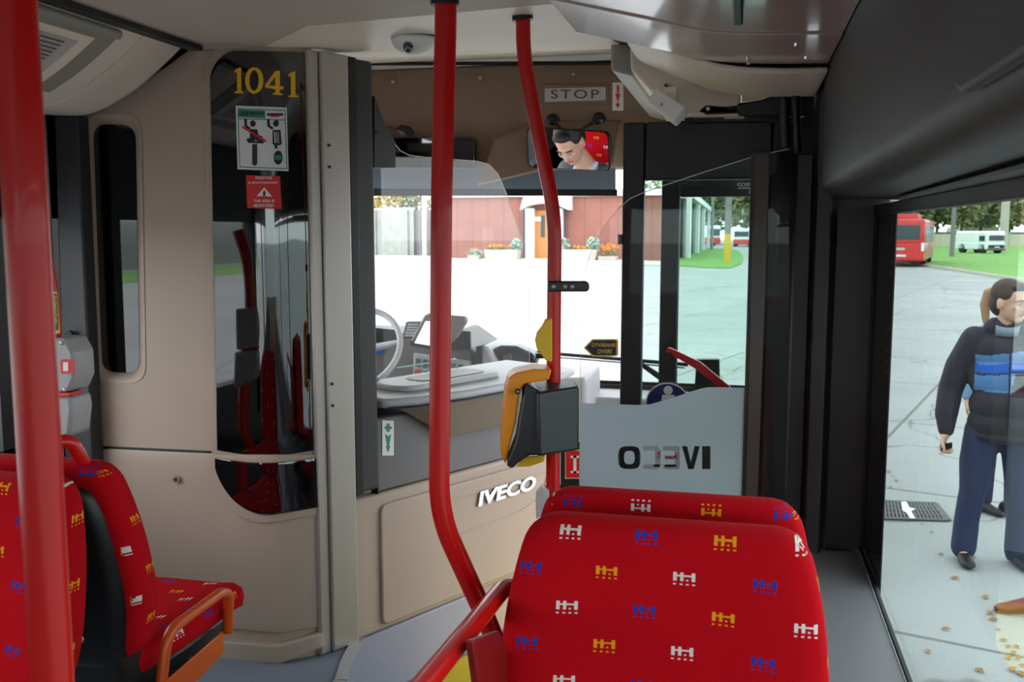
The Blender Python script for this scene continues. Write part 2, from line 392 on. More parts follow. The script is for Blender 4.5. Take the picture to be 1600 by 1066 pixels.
# metal nosing along the podium edge
nz = MB(); a, b = V((e1.x, e1.y, ZP)), V((e2.x, e2.y, ZP)); mid = AT(535, 1035, Z=ZP)
for p, q in ((a, mid), (mid, b), (b, V((e2.x-.06, -.4, ZP)))):
    d = (q-p).normalized(); n = d.cross(NZ); nz.prism([p-n*.03+NZ*.003, p+n*.004+NZ*.003, q+n*.004+NZ*.003, q-n*.03+NZ*.003], NZ*.004)
    nz.prism([p+n*.001+NZ*.006, q+n*.001+NZ*.006, q+n*.001-NZ*.04, p+n*.001-NZ*.04], n*.004)
tag(nz.build('trim_1', 'alu'), **ST)
# yellow floor marking by the front door
tag(MB().prism([V((-.98, 2.86, ZA+.002)), V((-.2, 2.55, ZA+.002)), V((.3, 2.6, ZA+.002)), V((.3, 4.2, ZA+.002)), V((-.55, 4.0, ZA+.002))], NZ*.003).build('floor', 'floor_yellow'), **ST)
# right wheel box / ledge under the side window, and the wall below
tag(MB().box((.245, -1.3, (SILL+ZA)/2), (.198, 8.2, SILL-ZA)).build('wall_right', 'ledge_grey', bevel=.002), **ST)
# left side wall: black posts and windows
wl = MB()
wl.box((XL-.03, -1.2, 1.05), (.06, 8.4, .84)); wl.box((XL-.03, -1.2, 2.39), (.06, 8.4, .5))
for y in (2.38, 1.0, -.5, -2.2, -3.9, -5.3): wl.box((XL-.03, y, 1.9), (.06, .16, 1.2))
tag(wl.build('wall_left', 'dark_grey'), **ST)
tag(MB().box((XL-.03, -1.3, 1.82), (.006, 8.0, .70)).build('window_3', 'windscreen_glass'), **ST)
# left cab side beyond the bulkhead (low wall and windows beside the driver)
wl = MB(); wl.box((XL-.03, 3.85, .95), (.06, 2.7, .7)); wl.box((XL-.03, 3.85, 2.62), (.06, 2.7, .4))
for y in (2.6, 4.95): wl.box((XL-.03, y, 1.85), (.06, .1, 1.2))
tag(wl.build('wall_left', 'dark_grey'), **ST)
tag(MB().box((XL-.03, 3.8, 1.86), (.006, 2.3, 1.15)).build('window_4', 'windscreen_glass'), **ST)
# ceiling: flat headliner, then the cream panel that rises to the front
ZC = 2.60
c1, c2 = AT(330, 52, Z=ZC), AT(480, 41, Z=ZC); c3 = AT(930, 0, Z=ZC); c4 = c3+(c3-c2)*.5
f1, f2 = AT(592, 90, Z=2.66), AT(978, 76, Z=2.66)
cX = c2.lerp(c3, (-.42-c2.x)/(c3.x-c2.x))
cl = MB().prism([V((XL, -5.4, ZC)), V((XL, 2.6, ZC)), V((c1.x, 2.50, ZC)), c2, cX, V((-.42, -5.4, ZC))], NZ*.05)
tag(cl.build('ceiling', 'headliner'), **ST)
_L0 = V((c1.x-.05, 2.62, ZC-.002)); Lf = dp(-.02, 2.61, -.03)
front = [c2, Lf, DP(592, 90, -.0)]
tag(MB().add([V((c1.x, 2.50, ZC)), c2, cX, f2, f1, dp(.1, 2.615, -.02), V((c1.x, 2.62, 2.60))], [(0, 1, 2, 3, 4, 5, 6)]).build('ceiling', 'cream_plastic', solid=-.02), **ST)
# added backing slab, roof above cab, drop edge in front of the cream panel
tag(MB().box((-.85, -1.2, 2.74), (2.5, 8.4, .05)).build('ceiling', 'black_plastic'), **ST)  # unseen slab, added to keep sky light out of the cover gaps
rf = MB(); rf.box((-.85, 4.1, 2.95), (2.5, 2.2, .06)); tag(MB().box((-.85, -5.45, .95), (2.5, .08, .9)).build('wall_rear', 'beige_plastic'), **ST); tag(MB().box((-.85, -5.45, 2.6), (2.5, .08, .5)).build('wall_rear', 'dark_grey'), **ST); tag(MB().box((-.85, -5.45, 1.87), (2.4, .01, 1.0)).build('window_5', 'side_glass'), **ST)
rf.add([V((XL, 3.0, 2.68)), V((-.3, 3.0, 2.68)), V((-.3, 4.27, 2.87)), V((XL, 4.27, 2.87)), V((XL, 3.0, 2.71)), V((-.3, 3.0, 2.71)), V((-.3, 4.27, 2.9)), V((XL, 4.27, 2.9))], [(0, 1, 2, 3), (4, 5, 6, 7), (0, 1, 5, 4), (1, 2, 6, 5), (2, 3, 7, 6), (3, 0, 4, 7)])
tag(rf.build('ceiling', 'cream_plastic'), **ST)
# ---------------------------------------------------------------- overhead duct, left
def prof_panel(mb, prof, y0, y1, off=0, t=.012):
    # prof: (x, z) list; outward normal to the right of travel direction
    n = len(prof); P = []
    for i, (x, z) in enumerate(prof):
        a = prof[max(i-1, 0)]; b = prof[min(i+1, n-1)]; d = V((b[0]-a[0], b[1]-a[1])).normalized(); P.append((x+d.y*off, z-d.x*off, d))
    ring = lambda y: [V((x, y, z)) for x, z, d in P]+[V((x-d.y*t, y, z+d.x*t)) for x, z, d in P[::-1]]
    return mb.loft([ring(y0), ring(y1)])
def smooth2(pts, n=5):
    out = []
    for i in range(len(pts)-1):
        p0, p1, p2, p3 = pts[max(i-1, 0)], pts[i], pts[i+1], pts[min(i+2, len(pts)-1)]
        for k in range(n):
            t = k/n; out.append(tuple(.5*((2*p1[j])+(-p0[j]+p2[j])*t+(2*p0[j]-5*p1[j]+4*p2[j]-p3[j])*t*t+(-p0[j]+3*p1[j]-3*p2[j]+p3[j])*t**3) for j in range(len(p1))))
    return out+[pts[-1]]
YD = 2.40
dpx = [(60, 178), (122, 181), (160, 172), (205, 146), (245, 115), (283, 79), (307, 46), (303, 42)]
dprof = [(AT(x, y, Y=YD).x, AT(x, y, Y=YD).z) for x, y in dpx]
dprof = [(XL+.002, dprof[0][1]+.02)]+dprof; dprof = smooth2(dprof)
dprof = [(x, min(z, 2.599)) for x, z in dprof]
duct = thing('overhead_duct', 'cream curved duct cover with grey framed hatch running along the ceiling at upper left', 'duct cover', (-1.9, 1.2, 2.3))
mb = MB(); prof_panel(mb, dprof, -5.4, 2.22); mb.build('cover', 'cream_plastic', duct, smooth=True)
mb = MB(); prof_panel(mb, dprof, 2.226, YD); mb.build('end_cover', 'cream_plastic', duct, smooth=True, bevel=.004)
mb = MB().prism([V((x, YD-.01, z)) for x, z in dprof]+[V((XL, YD-.01, 2.598))], NY*.008); mb.build('end_cap', 'cream_plastic', duct)
hp = dprof[17:31]
mb = MB(); prof_panel(mb, hp, .9, 2.14, .004, .008); mb.build('hatch', 'grey_frame', duct, smooth=True)
hp2 = dprof[19:29]
mb = MB(); prof_panel(mb, hp2, .98, 2.07, .008, .006); h = mb.build('hatch_panel', 'cream_plastic', duct, smooth=True)
hb = MB(); i = 30; hb.tube([V((dprof[i][0]+.006, .9, dprof[i][1]-.012)), V((dprof[i][0]+.006, 2.12, dprof[i][1]-.012))], .012); hb.build('hatch_handle', 'grey_frame', duct, smooth=True)
mb = MB(); prof_panel(mb, dprof[20:28], 1.6, 2.03, .0095, .001); mb.build('paper_label', 'label_grey', duct, smooth=True)
for k in range(9):
    i0 = 21+k*.66; i = int(i0); f = i0-i; x = dprof[i][0]*(1-f)+dprof[i+1][0]*f; z = dprof[i][1]*(1-f)+dprof[i+1][1]*f
    mb = MB().box((x+.0085, 1.86, z-.008), (.003, .26 if k else .18, .0025)); mb.build('text_line', 'ink_grey', duct)
# dark slot between duct and headliner
s1 = MB().box((dprof[-1][0]+.006, 1.2, 2.592), (.036, 2.4, .012)).build('trim_2', 'black_plastic'); tag(s1, **ST)
# ---------------------------------------------------------------- overhead cover, right (glossy, curved, in three lengths)
rprof = smooth2([(.185, 2.475), (.06, 2.478), (-.06, 2.492), (-.16, 2.525), (-.25, 2.565), (-.31, 2.595), (-.335, 2.64)])
rp_up = smooth2([(.185, 2.50), (.06, 2.503), (-.08, 2.515), (-.2, 2.545), (-.32, 2.575), (-.42, 2.60)])
rc = thing('overhead_cover', 'glossy pinkish cream curved ceiling cover above the front door at upper right', 'ceiling cover', (-.05, 1.8, 2.48))
mb = MB(); prof_panel(mb, rp_up[::-1], -5.4, 2.08, 0, .012); mb.build('rear_panel', 'cream_glossy', rc, smooth=True)
mb = MB(); prof_panel(mb, rp_up[::-1], 2.09, 2.44, 0.004, .012); mb.build('middle_panel', 'cream_glossy', rc, smooth=True, bevel=.002)
mb = MB(); prof_panel(mb, rprof[::-1], 2.448, 2.86, 0.0, .014); mb.build('front_panel', 'cream_plastic', rc, smooth=True, bevel=.004)
mb = MB().prism([V((x, 2.85, z)) for x, z in rprof]+[V((.185, 2.85, 2.62))], NY*.01); mb.build('end_cap', 'cream_plastic', rc)
mb = MB().box((-.02, 1.62, 2.492), (.018, .5, .03)); mb.build('latch_slot', 'black_plastic', rc, bevel=.004)
for x, y in ((.1, 2.2), (.13, 2.36), (.0, 2.4)): MB().cyl((x, y, 2.503), (x, y, 2.494), .005, 10).build('screw', 'chrome', rc)
# small dark joint strip at the front of the headliner
tag(MB().prism([AT(938, 0, Z=2.599), AT(951, 0, Z=2.599), AT(982, 52, Z=2.61), AT(974, 58, Z=2.61)], NZ*-.012).build('trim_3', 'black_plastic'), **ST)
tag(MB().prism([AT(951, -2, Z=2.594), AT(957, -2, Z=2.594), AT(988, 50, Z=2.604), AT(983, 53, Z=2.604)], NZ*-.012).build('trim_4', 'steel'), **ST)
# door gear housing beyond the cover
gh = thing('door_gear_housing', 'cream housing with small black vent above the open front door leaf', 'housing', (0, 3.4, 2.4))
P0 = [AT(985, 60, Y=2.95), AT(986, 108, Y=2.95), AT(1062, 190, Y=2.95), AT(1120, 200, Y=2.95)]
P0 = [V((-.34, 2.9, 2.64)), V((-.335, 2.9, 2.57)), V((-.20, 2.9, 2.435)), V((-.02, 2.9, 2.435)), V((-.02, 2.9, 2.64))]
MB().prism(P0, NY*1.3).build('housing_body', 'cream_plastic', gh, bevel=.008)
MB().prism([V((-.40, 2.93, 2.66)), V((-.40, 2.93, 2.58)), V((-.33, 2.93, 2.56)), V((-.33, 2.93, 2.66))], NY*1.2).build('side_fairing', 'grey_frame', gh, bevel=.01)
sl = (P0[2]-P0[1]).normalized(); sn = V((-sl.z, 0, sl.x))*-1
MB().prism([AT(1037, 133, Y=2.895), AT(1040, 131, Y=2.895), AT(1058, 147, Y=2.895), AT(1053, 152, Y=2.895)], -NY*.004).build('vent', 'black_plastic', gh)
SPY = 2.72
sp = thing('loudspeaker_box', 'small tilted cream box hanging beside the brown front header', 'box', AT(1045, 170, Y=3.0))
q = [AT(1026, 137, Y=SPY), AT(1010, 158, Y=SPY), AT(1052, 190, Y=SPY), AT(1072, 168, Y=SPY)]
MB().prism(q, NY*.14).build('box_body', 'white', sp, bevel=.005)
q2 = [AT(1010, 159, Y=2.998), AT(1052, 191, Y=2.998), AT(1058, 197, Y=3.03), AT(1020, 172, Y=3.03)]
MB().cyl(AT(1034, 163, Y=SPY), AT(1034, 163, Y=SPY-.004), .004, 10).build('screw', 'grey_frame', sp)
MB().box(AT(1050, 150, Y=SPY+.16), (.03, .08, .04)).build('bracket', 'cream_plastic', sp)
# ---------------------------------------------------------------- big charcoal box over the side window
hb = thing('ceiling_cabinet', 'large charcoal plastic cabinet with rounded edges above the right side window', 'cabinet', (.27, 1.2, WTOP))
prof = [(.188, 2.598), (.188, 2.30)]+[(.188+.06*(1-math.cos(a)), 2.225-.04*math.sin(a)) for a in [math.pi/2*k/8 for k in range(9)]]+[(.40, 2.178), (.40, 2.60)]
prof[2:] = prof[2:]
def ringy(y, s=0): return [V((x, y, z)) for x, z in prof]
MB().loft([ringy(-.6), ringy(2.60)]).build('cabinet_body', 'charcoal', hb, bevel=.018, seg=4)
q = fillet_closed([V((.187, -.6, 2.215)), V((.187, .95, 2.215)), V((.187, .97, 2.598)), V((.187, -.6, 2.598))], [0, .07, 0, 0], 8)
MB().prism(q, -NX*.012).build('recessed_door', 'dark_grey', hb, bevel=.012, seg=3)
MB().prism([V((.30, 1.1, 2.176)), V((.40, 1.1, 2.176)), V((.40, 2.30, 2.176)), V((.33, 2.30, 2.176))], -NZ*.006).build('lower_flap', 'charcoal', hb)
# ---------------------------------------------------------------- pillar between side window and front door
path = [AT(x, 520, Y=y) for x, y in ((1166, 2.74), (1186, 2.735), (1196, 2.80), (1236, 2.84), (1262, 2.83), (1268, 2.78), (1292, 2.76), (1300, 2.84))]
XQ = path[0].x
pl = [V((p.x, p.y, 0)) for p in path]+[V((XR-.005, 2.83, 0)), V((XR+.04, 2.83, 0)), V((XR+.04, 2.93, 0)), V((XQ+.004, 2.93, 0))]
ptop = AT(1205, 238, Y=2.76).z
plL = pl[:5]+[V((path[4].x, 2.93, 0)), V((XQ+.004, 2.93, 0))]; plR = pl[4:-1]+[V((path[4].x+.001, 2.93, 0))]
tag(MB().loft([[p+NZ*(SILL-.5) for p in plL], [p+NZ*ptop for p in plL]]).build('wall_front_right', 'brown_dark', bevel=.004), **ST)
tag(MB().loft([[p+NZ*(SILL-.5) for p in plR], [p+NZ*2.50 for p in plR]]).build('wall_front_right', 'brown_dark', bevel=.004), **ST)
tag(MB().prism([AT(1163, 812, Y=2.73), AT(1183, 812, Y=2.73), AT(1204, 236, Y=2.73), AT(1180, 240, Y=2.73)], NY*.02).build('trim_5', 'brown_trim', bevel=.003), **ST)
0 and tag(MB().tube(fillet([AT(1202, 760, Y=2.72), AT(1212, 768, Y=2.72), AT(1256, 790, Y=2.72), AT(1268, 815, Y=2.72), AT(1269, 860, Y=2.72)], .03), .012).build('trim_6', 'brown_dark', smooth=True), **ST)
tag(MB().prism([V((XR-.03, 2.60, SILL)), V((XR+.04, 2.60, SILL)), V((XR+.04, 2.86, SILL)), V((XR-.03, 2.86, SILL))], NZ*(WTOP-SILL+.05)).build('wall_right', 'brown_trim', bevel=.006), **ST) if 0 else None
# side window: frame, dark frit strip with dots, clear pane
fr = MB()
fr.box((XR+.012, -1.2, WTOP-.012), (.03, 8.1, .028)); fr.box((XR+.0, -1.2, SILL+.003), (.012, 8.1, .008)); fr.box((XR+.004, 2.838, (SILL+WTOP)/2), (.012, .02, WTOP-SILL))
tag(fr.build('trim_7', 'rubber', bevel=.003), **ST)
yf = AT(1401, 330, X=XR+.0115).y
tag(MB().box((XR+.008, -1.18, (SILL+WTOP)/2-.04), (.004, 8.0, WTOP-SILL+.08)).build('window_1', 'side_glass'), **ST)
fz = AT(1380, 795, X=XR+.035)
tag(MB().prism([V((XR+.0115, 2.85, SILL)), V((XR+.0115, 2.85, WTOP)), V((XR+.0115, yf, WTOP)), V((XR+.0115, yf, SILL-.03))], NX*.003).build('trim_8', 'frit'), **ST)
for k in range(16):
    tag(MB().box((XR+.0105, yf+.045, WTOP-.06-k*.028), (.002, .008, .008)).build('trim_9', 'grey_frame'), **ST) if k in (0, 1, 3, 4, 6, 9, 11, 12, 13) else None
tag(MB().box((XR+.05, -1.2, 2.49), (.05, 8.4, .6)).build('wall_right', 'charcoal'), **ST)
tag(MB().box((XR+.0, -1.2, .78), (.012, 8.2, .64)).build('wall_right', 'charcoal'), **ST)
# ---------------------------------------------------------------- front wall: header, windscreen, lower wall
YH = 4.25
hz = AT(700, 262, Y=YH).z
header = thing('front_header', 'brown moulded header panel above the windscreen with a pale sign window lettered STOP', 'header panel', (-.9, YH, 2.3))
hl = [AT(490, 262, Y=YH), AT(490, 40, Y=YH), AT(1090, 60, Y=YH), AT(1090, 262, Y=YH)]
hl = [V((XL, YH, hz)), V((XL, YH, 2.84)), V((.35, YH, 2.84)), V((.35, YH, hz))]
MB().prism(hl, NY*.35).build('header_body', 'header_shaded_brown', header, bevel=.01)
pod_ = [(745, 290), (770, 212), (832, 187), (975, 187), (975, 263), (905, 266), (850, 268), (800, 279)]
a_ = [AT(x, y, Y=YH-.002) for x, y in pod_]; cx = sum((p for p in a_), V())/len(a_)
b_ = [p+(cx-p)*.12-NY*.06 for p in a_]
b_[0] = AT(752, 286, Y=YH-.09); b_[1] = AT(776, 216, Y=YH-.05); b_[2] = AT(836, 196, Y=YH-.02); b_[3] = AT(970, 194, Y=YH-.02)
MB().loft([a_, b_]).build('mirror_pod', 'header_shaded_brown', header, bevel=.008)
fs = Face(*rectpx(848, 135, 950, 160, Y=YH), .001)
fs.rect('sign_frame', 0, -.1, 1, 1.1, 'header_shaded_brown', header, 0, .004, bevel=.002)
fs.poly('stop_sign', [(.035, .02), (.965, .12), (.965, .93), (.035, .85)][::1], 'label_grey', header, .004, .001)
fs.text('stop_lettering', 'STOP', .13, .22, .87, .78, 'ink_grey', header, .0055, bold=.01, spacing=1.25)
fa = Face(*rectpx(957, 129, 974, 173, Y=YH), .001); fa.rect('arrow_sticker', 0, 0, 1, 1, 'sticker_white', header)
fa.rect('arrow_mark', .4, .62, .62, .9, 'sticker_red', header, .001); fa.poly('arrow_mark', [(.25, .6), (.75, .6), (.5, .3)], 'sticker_red', header, .001)
fa.rect('arrow_mark', .46, .2, .54, .32, 'sticker_red', header, .001); fa.poly('arrow_mark', [(.3, .25), (.7, .25), (.5, .08)], 'sticker_red', header, .001)
for x, y in ((614, 128), (751, 122), (896, 116)):
    p = AT(x, y, Y=YH); MB().cyl(p, p-NY*.006, .018, 20).build('bolt', 'header_shaded_brown', header, smooth=True); MB().ell(p-NY*.006, (.008, .006, .008), 10, 6).build('bolt_head', 'steel', header, smooth=True)
MB().tube(fillet([AT(560, 100, Y=YH-.01), AT(980, 98, Y=YH-.01), AT(1000, 112, Y=YH-.01), AT(1050, 148, Y=YH-.01)], .1), .008).build('seal_strip', 'rubber', header, smooth=True)
f = Face(*rectpx(575, 216, 746, 264, Y=YH-.01), 0)
pts = [(0, 0), (.985, 0), (1, .1), (1, .93), (.97, 1), (0, 1)]
f.poly('display_unit', pts, 'black_glass', header, 0, .05, bevel=.006)
# small goose-neck microphone
mc = thing('microphone', 'small black gooseneck microphone under the brown header at left', 'microphone', AT(606, 200, Y=YH-.02))
MB().tube(fillet([AT(590, 196, Y=YH), AT(606, 198, Y=YH-.05), AT(622, 202, Y=YH-.1)], .05), .004).build('neck', 'black_plastic', mc, smooth=True)
a = AT(622, 201, Y=YH-.1); b = AT(645, 208, Y=YH-.1); MB().tube([a, a.lerp(b, .2), a.lerp(b, .7), b], [.012, .022, .024, .012]).build('mic_head', 'black_plastic', mc, smooth=True)
# roller blind across the windscreen top
YW = 4.9
bl = thing('sun_blind', 'grey roller sun blind pulled across the top of the windscreen', 'blind', AT(780, 300, Y=YH+.1))
q = [AT(480, 240, Y=YH+.1), AT(962, 240, Y=YH+.1), AT(962, 297, Y=YH+.1), AT(480, 294, Y=YH+.1)]
MB().prism(q, NY*.004).build('blind_cloth', 'blind', bl)
q = [AT(480, 294, Y=YH+.1), AT(964, 296, Y=YH+.1), AT(964, 306, Y=YH+.1), AT(480, 306, Y=YH+.1)]
MB().prism(q, NY*.015).build('blind_bar', 'rubber', bl)
tag(MB().box((-.85, YW+.02, 2.05), (2.42, .008, 1.9)).build('window_2', 'windscreen_glass'), **ST)
tag(MB().box((-.85, YW, 2.78), (2.44, .12, .3)).build('wall_front', 'black_plastic'), **ST)
wz = AT(1000, 600, Y=YW).z
tag(MB().box((-.85, YW, (wz+.3)/2), (2.44, .12, wz-.3)).build('wall_front', 'brown_dark'), **ST)
q = MB(); q.box((-.85, YW-.16, wz-.04), (2.40, .34, .04)); tag(q.build('trim_10', 'light_grey', bevel=.012), **ST)
tag(MB().box((-.85, YW-.02, wz+.004), (2.4, .02, .02)).build('trim_11', 'rubber'), **ST)
tag(MB().box((XR+.02, YW-.15, 1.9), (.08, .3, 1.8)).build('wall_front_right', 'black_plastic'), **ST) if 0 else None
tag(MB().box((XR+.04, 3.9, 2.70), (.08, 1.95, .5)).build('wall_right', 'black_plastic'), **ST)
tag(MB().box((XR+.04, 4.68, 1.5), (.08, .4, 2.4)).build('wall_right', 'black_plastic'), **ST)
tag(MB().box((.235, 3.10, (ptop+2.6)/2), (.2, .04, 2.6-ptop)).build('wall_front_right', 'black_plastic'), **ST)
# wiper outside the windscreen
wp = thing('windscreen_wiper', 'long black windscreen wiper lying along the lower edge of the windscreen', 'wiper', AT(1000, 570, Y=YW+.06))
y_ = YW+.06
MB().tube([AT(820, 549, Y=y_), AT(905, 556, Y=y_), AT(1075, 570, Y=y_)], .010, 6).build('blade', 'rubber', wp)
MB().tube([AT(830, 556, Y=y_+.02), AT(905, 561, Y=y_+.02), AT(1070, 575, Y=y_+.02)], .005, 6).build('blade_spine', 'steel', wp)
MB().tube([AT(1000, 568, Y=y_), AT(1050, 602, Y=y_), AT(1110, 650, Y=y_)], [.012, .02, .02], 8).build('arm', 'rubber', wp)
# ================================================================ CAB BULKHEAD (rear face y = YP, rounding into the cab door line)
Rr = .15
cs = V((-1.322, YP, 0)); ce = V((-1.189, 2.541, 0))
PATH = [V((XL, YP, 0))]
na = 14; cen = V((-1.322, YP+Rr, 0))
for k in range(na+1):
    a = -math.pi/2+62.6*D2R*k/na; PATH.append(cen+V((math.cos(a), math.sin(a), 0))*Rr)
PATH.append(PATH[-1]+dD*.3)
def ATP(px, py, off=0):
    d, hf = ray(px, py); best = None
    for i in range(len(PATH)-1):
        a, b = PATH[i], PATH[i+1]; e = b-a; den = d.x*e.y-d.y*e.x
        if abs(den) < 1e-9: continue
        t = (a.x*e.y-a.y*e.x)/den; u = (a.x*d.y-a.y*d.x)/den
        if -1e-6 <= u <= 1+1e-6 and t > 0 and (best is None or t < best[0]): best = (t, e.normalized())
    t, e = best; n = V((e.y, -e.x, 0)); return O0+d*t+n*off
def pgrid(name, cols, mat, parent, off, t, rows=10, bevel=0, seg=2):
    # cols: (x_top, y_top, x_bottom, y_bottom) in the picture, laid on the bulkhead skin
    G = [[ATP(xt+(xb-xt)*j/rows, yt+(yb-yt)*j/rows, off) for j in range(rows+1)] for xt, yt, xb, yb in cols]
    o = MB().grid(G).build(name, mat, parent, smooth=True); me = o.data
    n = sum((p.normal for p in me.polygons), V()); 
    if n.y > 0: me.flip_normals()
    s = o.modifiers.new('solid', 'SOLIDIFY'); s.thickness = t; s.offset = -1
    if bevel: b = o.modifiers.new('bevel', 'BEVEL'); b.width = bevel; b.segments = seg; b.limit_method = 'ANGLE'; b.angle_limit = .8
    return o
bh = thing('cab_bulkhead', 'beige driver cab rear wall with a tall black glass panel and a narrow window', 'partition', (-1.6, YP, ZP))
skin = [V((XL+.04, YP, 0)), V((-1.7, YP, 0)), V((-1.4, YP, 0))]+PATH[1:-1]+[PATH[-2]+dD*.02]
xl = AT(126, 400, Y=YP).x
skin[0].x = xl+.0
def inward(p, i):
    a = skin[max(i-1, 0)]; b = skin[min(i+1, len(skin)-1)]; e = (b-a).normalized(); return p-V((e.y, -e.x, 0))*.05
ring = lambda z: [p+NZ*z for p in skin]+[inward(p, i)+NZ*z for i, p in list(enumerate(skin))[::-1]]
body = MB().loft([ring(ZP), ring(2.598)]).build('wall_panel', 'beige_plastic', bh, smooth=True)
# window recess: cut through
def rr(x0t, x0b, x1t, x1b, yt, yb, r, off, Yp=YP): 
    return fillet_closed([AT(x0t, yt, Y=Yp+off), AT(x1t, yt+2, Y=Yp+off), AT(x1b, yb+2, Y=Yp+off), AT(x0b, yb, Y=Yp+off)], r, 8)
o1 = [p-NY*.02 for p in rr(133, 151, 217, 223, 182, 592, .055, 0)]
cutter = MB().prism(o1, NY*.1).build('cutter', None); cut(body, cutter)
i1 = rr(146, 160, 212, 219, 194, 581, .045, .03); i1 = [p+NY*0 for p in i1]
outer = rr(133, 151, 218, 224, 182, 592, .055, -.001); outer2 = rr(128, 146, 221, 228, 176, 598, .06, -.002)
MB().loft([outer2, outer, [p for p in i1]], caps=False).build('window_bezel', 'beige_plastic', bh, smooth='all')
MB().prism([p+NY*-.002 for p in i1], NY*.004).build('window_pane', 'black_glass', bh)
# column helper for the black glass
def topy(x):   # upper outline of the black glass
    if x > 372: return 80+(x-372)*.02
    t = (372-x)/42; return 80+55*(1-math.sqrt(max(0, 1-t*t)))
def leftx(y): return 330+ (y-80)*.014
def boty(x):   # lower outline
    if x > 425: return 802-(x-425)*.17
    t = (425-x)/88; return 802-110*(1-math.sqrt(max(0, 1-t*t)))
def cols(x0, x1, f0, f1, n=26, e=0): 
    out = []
    for k in range(n+1):
        t = k/n; t = t*t*(3-2*t)*.35+t*.65 if k else 0
        if k: t = (k/n)**1.35
        xt = x0[0]+(x1[0]-x0[0])*t; xb = x0[1]+(x1[1]-x0[1])*t; out.append((xt, f0(xt), xb, f1(xb)))
    return out
# moulded rim around the glass, glass, lower glass, lower cover, plinth
rim_top = lambda x: (topy(min(max(x+14, 330), 500))-13) if x < 500 else topy(x)-13
pgrid('glass_rim', cols((318, 332), (484, 492), lambda x: 67+ (0 if x > 368 else 50*(1-math.sqrt(max(0, 1-((368-x)/50)**2)))), lambda x: 712, 30), 'beige_plastic', bh, .006, .006, 14, .004)
pgrid('black_glass_panel', cols((331, 342), (484, 490), topy, lambda x: 703+8*math.sin(min(1, max(0, (x-342)/148))*math.pi), 30), 'black_glass', bh, .012, .010, 16, .003)
lower = lambda x: 713+ (0 if x < 342 else 8*math.sin(min(1, (x-342)/150)*math.pi))
ctop = lambda x: 700+(x-158)*.045+(12*(1-math.sqrt(max(0, 1-((172-x)/14)**2))) if x < 172 else 0)
pgrid('locker_door', cols((158, 176), (490, 500), ctop, lambda x: 966+(x-176)*.085+(0 if x < 440 else -(x-440)*.25), 40), 'beige_plastic', bh, .010, .010, 16, .005, 3)
pgrid('black_glass_rim', cols((334, 334), (490, 492), lambda x: 709, lambda x: boty(min(max(x+8, 337), 492))+14, 30), 'beige_plastic', bh, .016, .006, 12, .005, 3)
pgrid('lower_black_glass', cols((342, 342), (488, 491), lower, boty, 30), 'black_glass', bh, .022, .008, 14, .003)
pgrid('plinth', cols((300, 300), (497, 501), lambda x: 992+(x-300)*.085-(0 if x < 440 else (x-440)*.42), lambda x: 1020+(x-300)*.085-(0 if x < 440 else (x-440)*.52), 30), 'beige_plastic', bh, .028, .03, 4, .006, 3)
pgrid('locker_gap', [(158+k*18, 697+(158+k*18-158)*.045, 158+k*18, 701+(k*18)*.045) for k in range(11)], 'rubber', bh, .003, .003, 1)
p = ATP(280, 747, .011); MB().cyl(p, p-NY*.008, .0115, 20).build('lock', 'steel', bh, smooth=True); MB().cyl(p-NY*.008, p-NY*.0095, .007, 12).build('lock_centre', 'red_dark', bh)
# number 1041 in serif figures
def onp(name, pts, mat, off=.014, t=.001):
    P = [ATP(x, y, off) for x, y in pts]; a = (P[1]-P[0]); n = V()
    for i in range(len(P)): n += (P[i]-P[0]).cross(P[(i+1) % len(P)]-P[0])
    n.normalize(); n = n if n.y < 0 else -n
    return MB().prism(P, n*t).build(name, mat, bh)
def num_one(x, y, s=1): return [(x+3, y+3), (x+9, y), (x+12, y), (x+12.5, y+36), (x+16, y+38), (x+16, y+40), (x+2, y+40), (x+2, y+38), (x+6, y+36), (x+5.5, y+7), (x+1, y+8)]
onp('figure', num_one(369, 107), 'gold'); onp('figure', [(a, b+6) for a, b in num_one(447, 107)], 'gold')
ring_o = [(400.5+13.5*math.cos(t), 127+20.5*math.sin(t)) for t in [2*math.pi*k/24 for k in range(24)]]; ring_i = [(400.5+6.8*math.cos(t), 127+16*math.sin(t)) for t in [2*math.pi*k/24 for k in range(24)]]
A_, B_ = [ATP(x, y, .0145) for x, y in ring_o], [ATP(x, y, .0145) for x, y in ring_i]
MB().add(A_+B_, [(k, (k+1) % 24, 24+(k+1) % 24, 24+k) for k in range(24)]).build('figure', 'gold', bh, solid=-.001)
fo_ = [ATP(x, y, .0145) for x, y in [(431, 112), (437, 112), (437, 136), (442, 136), (442, 141), (437, 141), (437, 146), (441, 148), (441, 150), (427, 149), (427, 147), (430.5, 146), (430.5, 140.5), (416, 138), (416, 134), (430.5, 135.5), (430.5, 121), (421, 134.5)]]
MB().add(fo_, [(0, 1, 2, 15, 16), (0, 16, 17, 14), (14, 15, 12, 13), (15, 2, 3, 4, 5, 12), (12, 5, 6, 11), (11, 6, 7, 8, 9, 10)]).build('figure', 'gold', bh, solid=-.001)
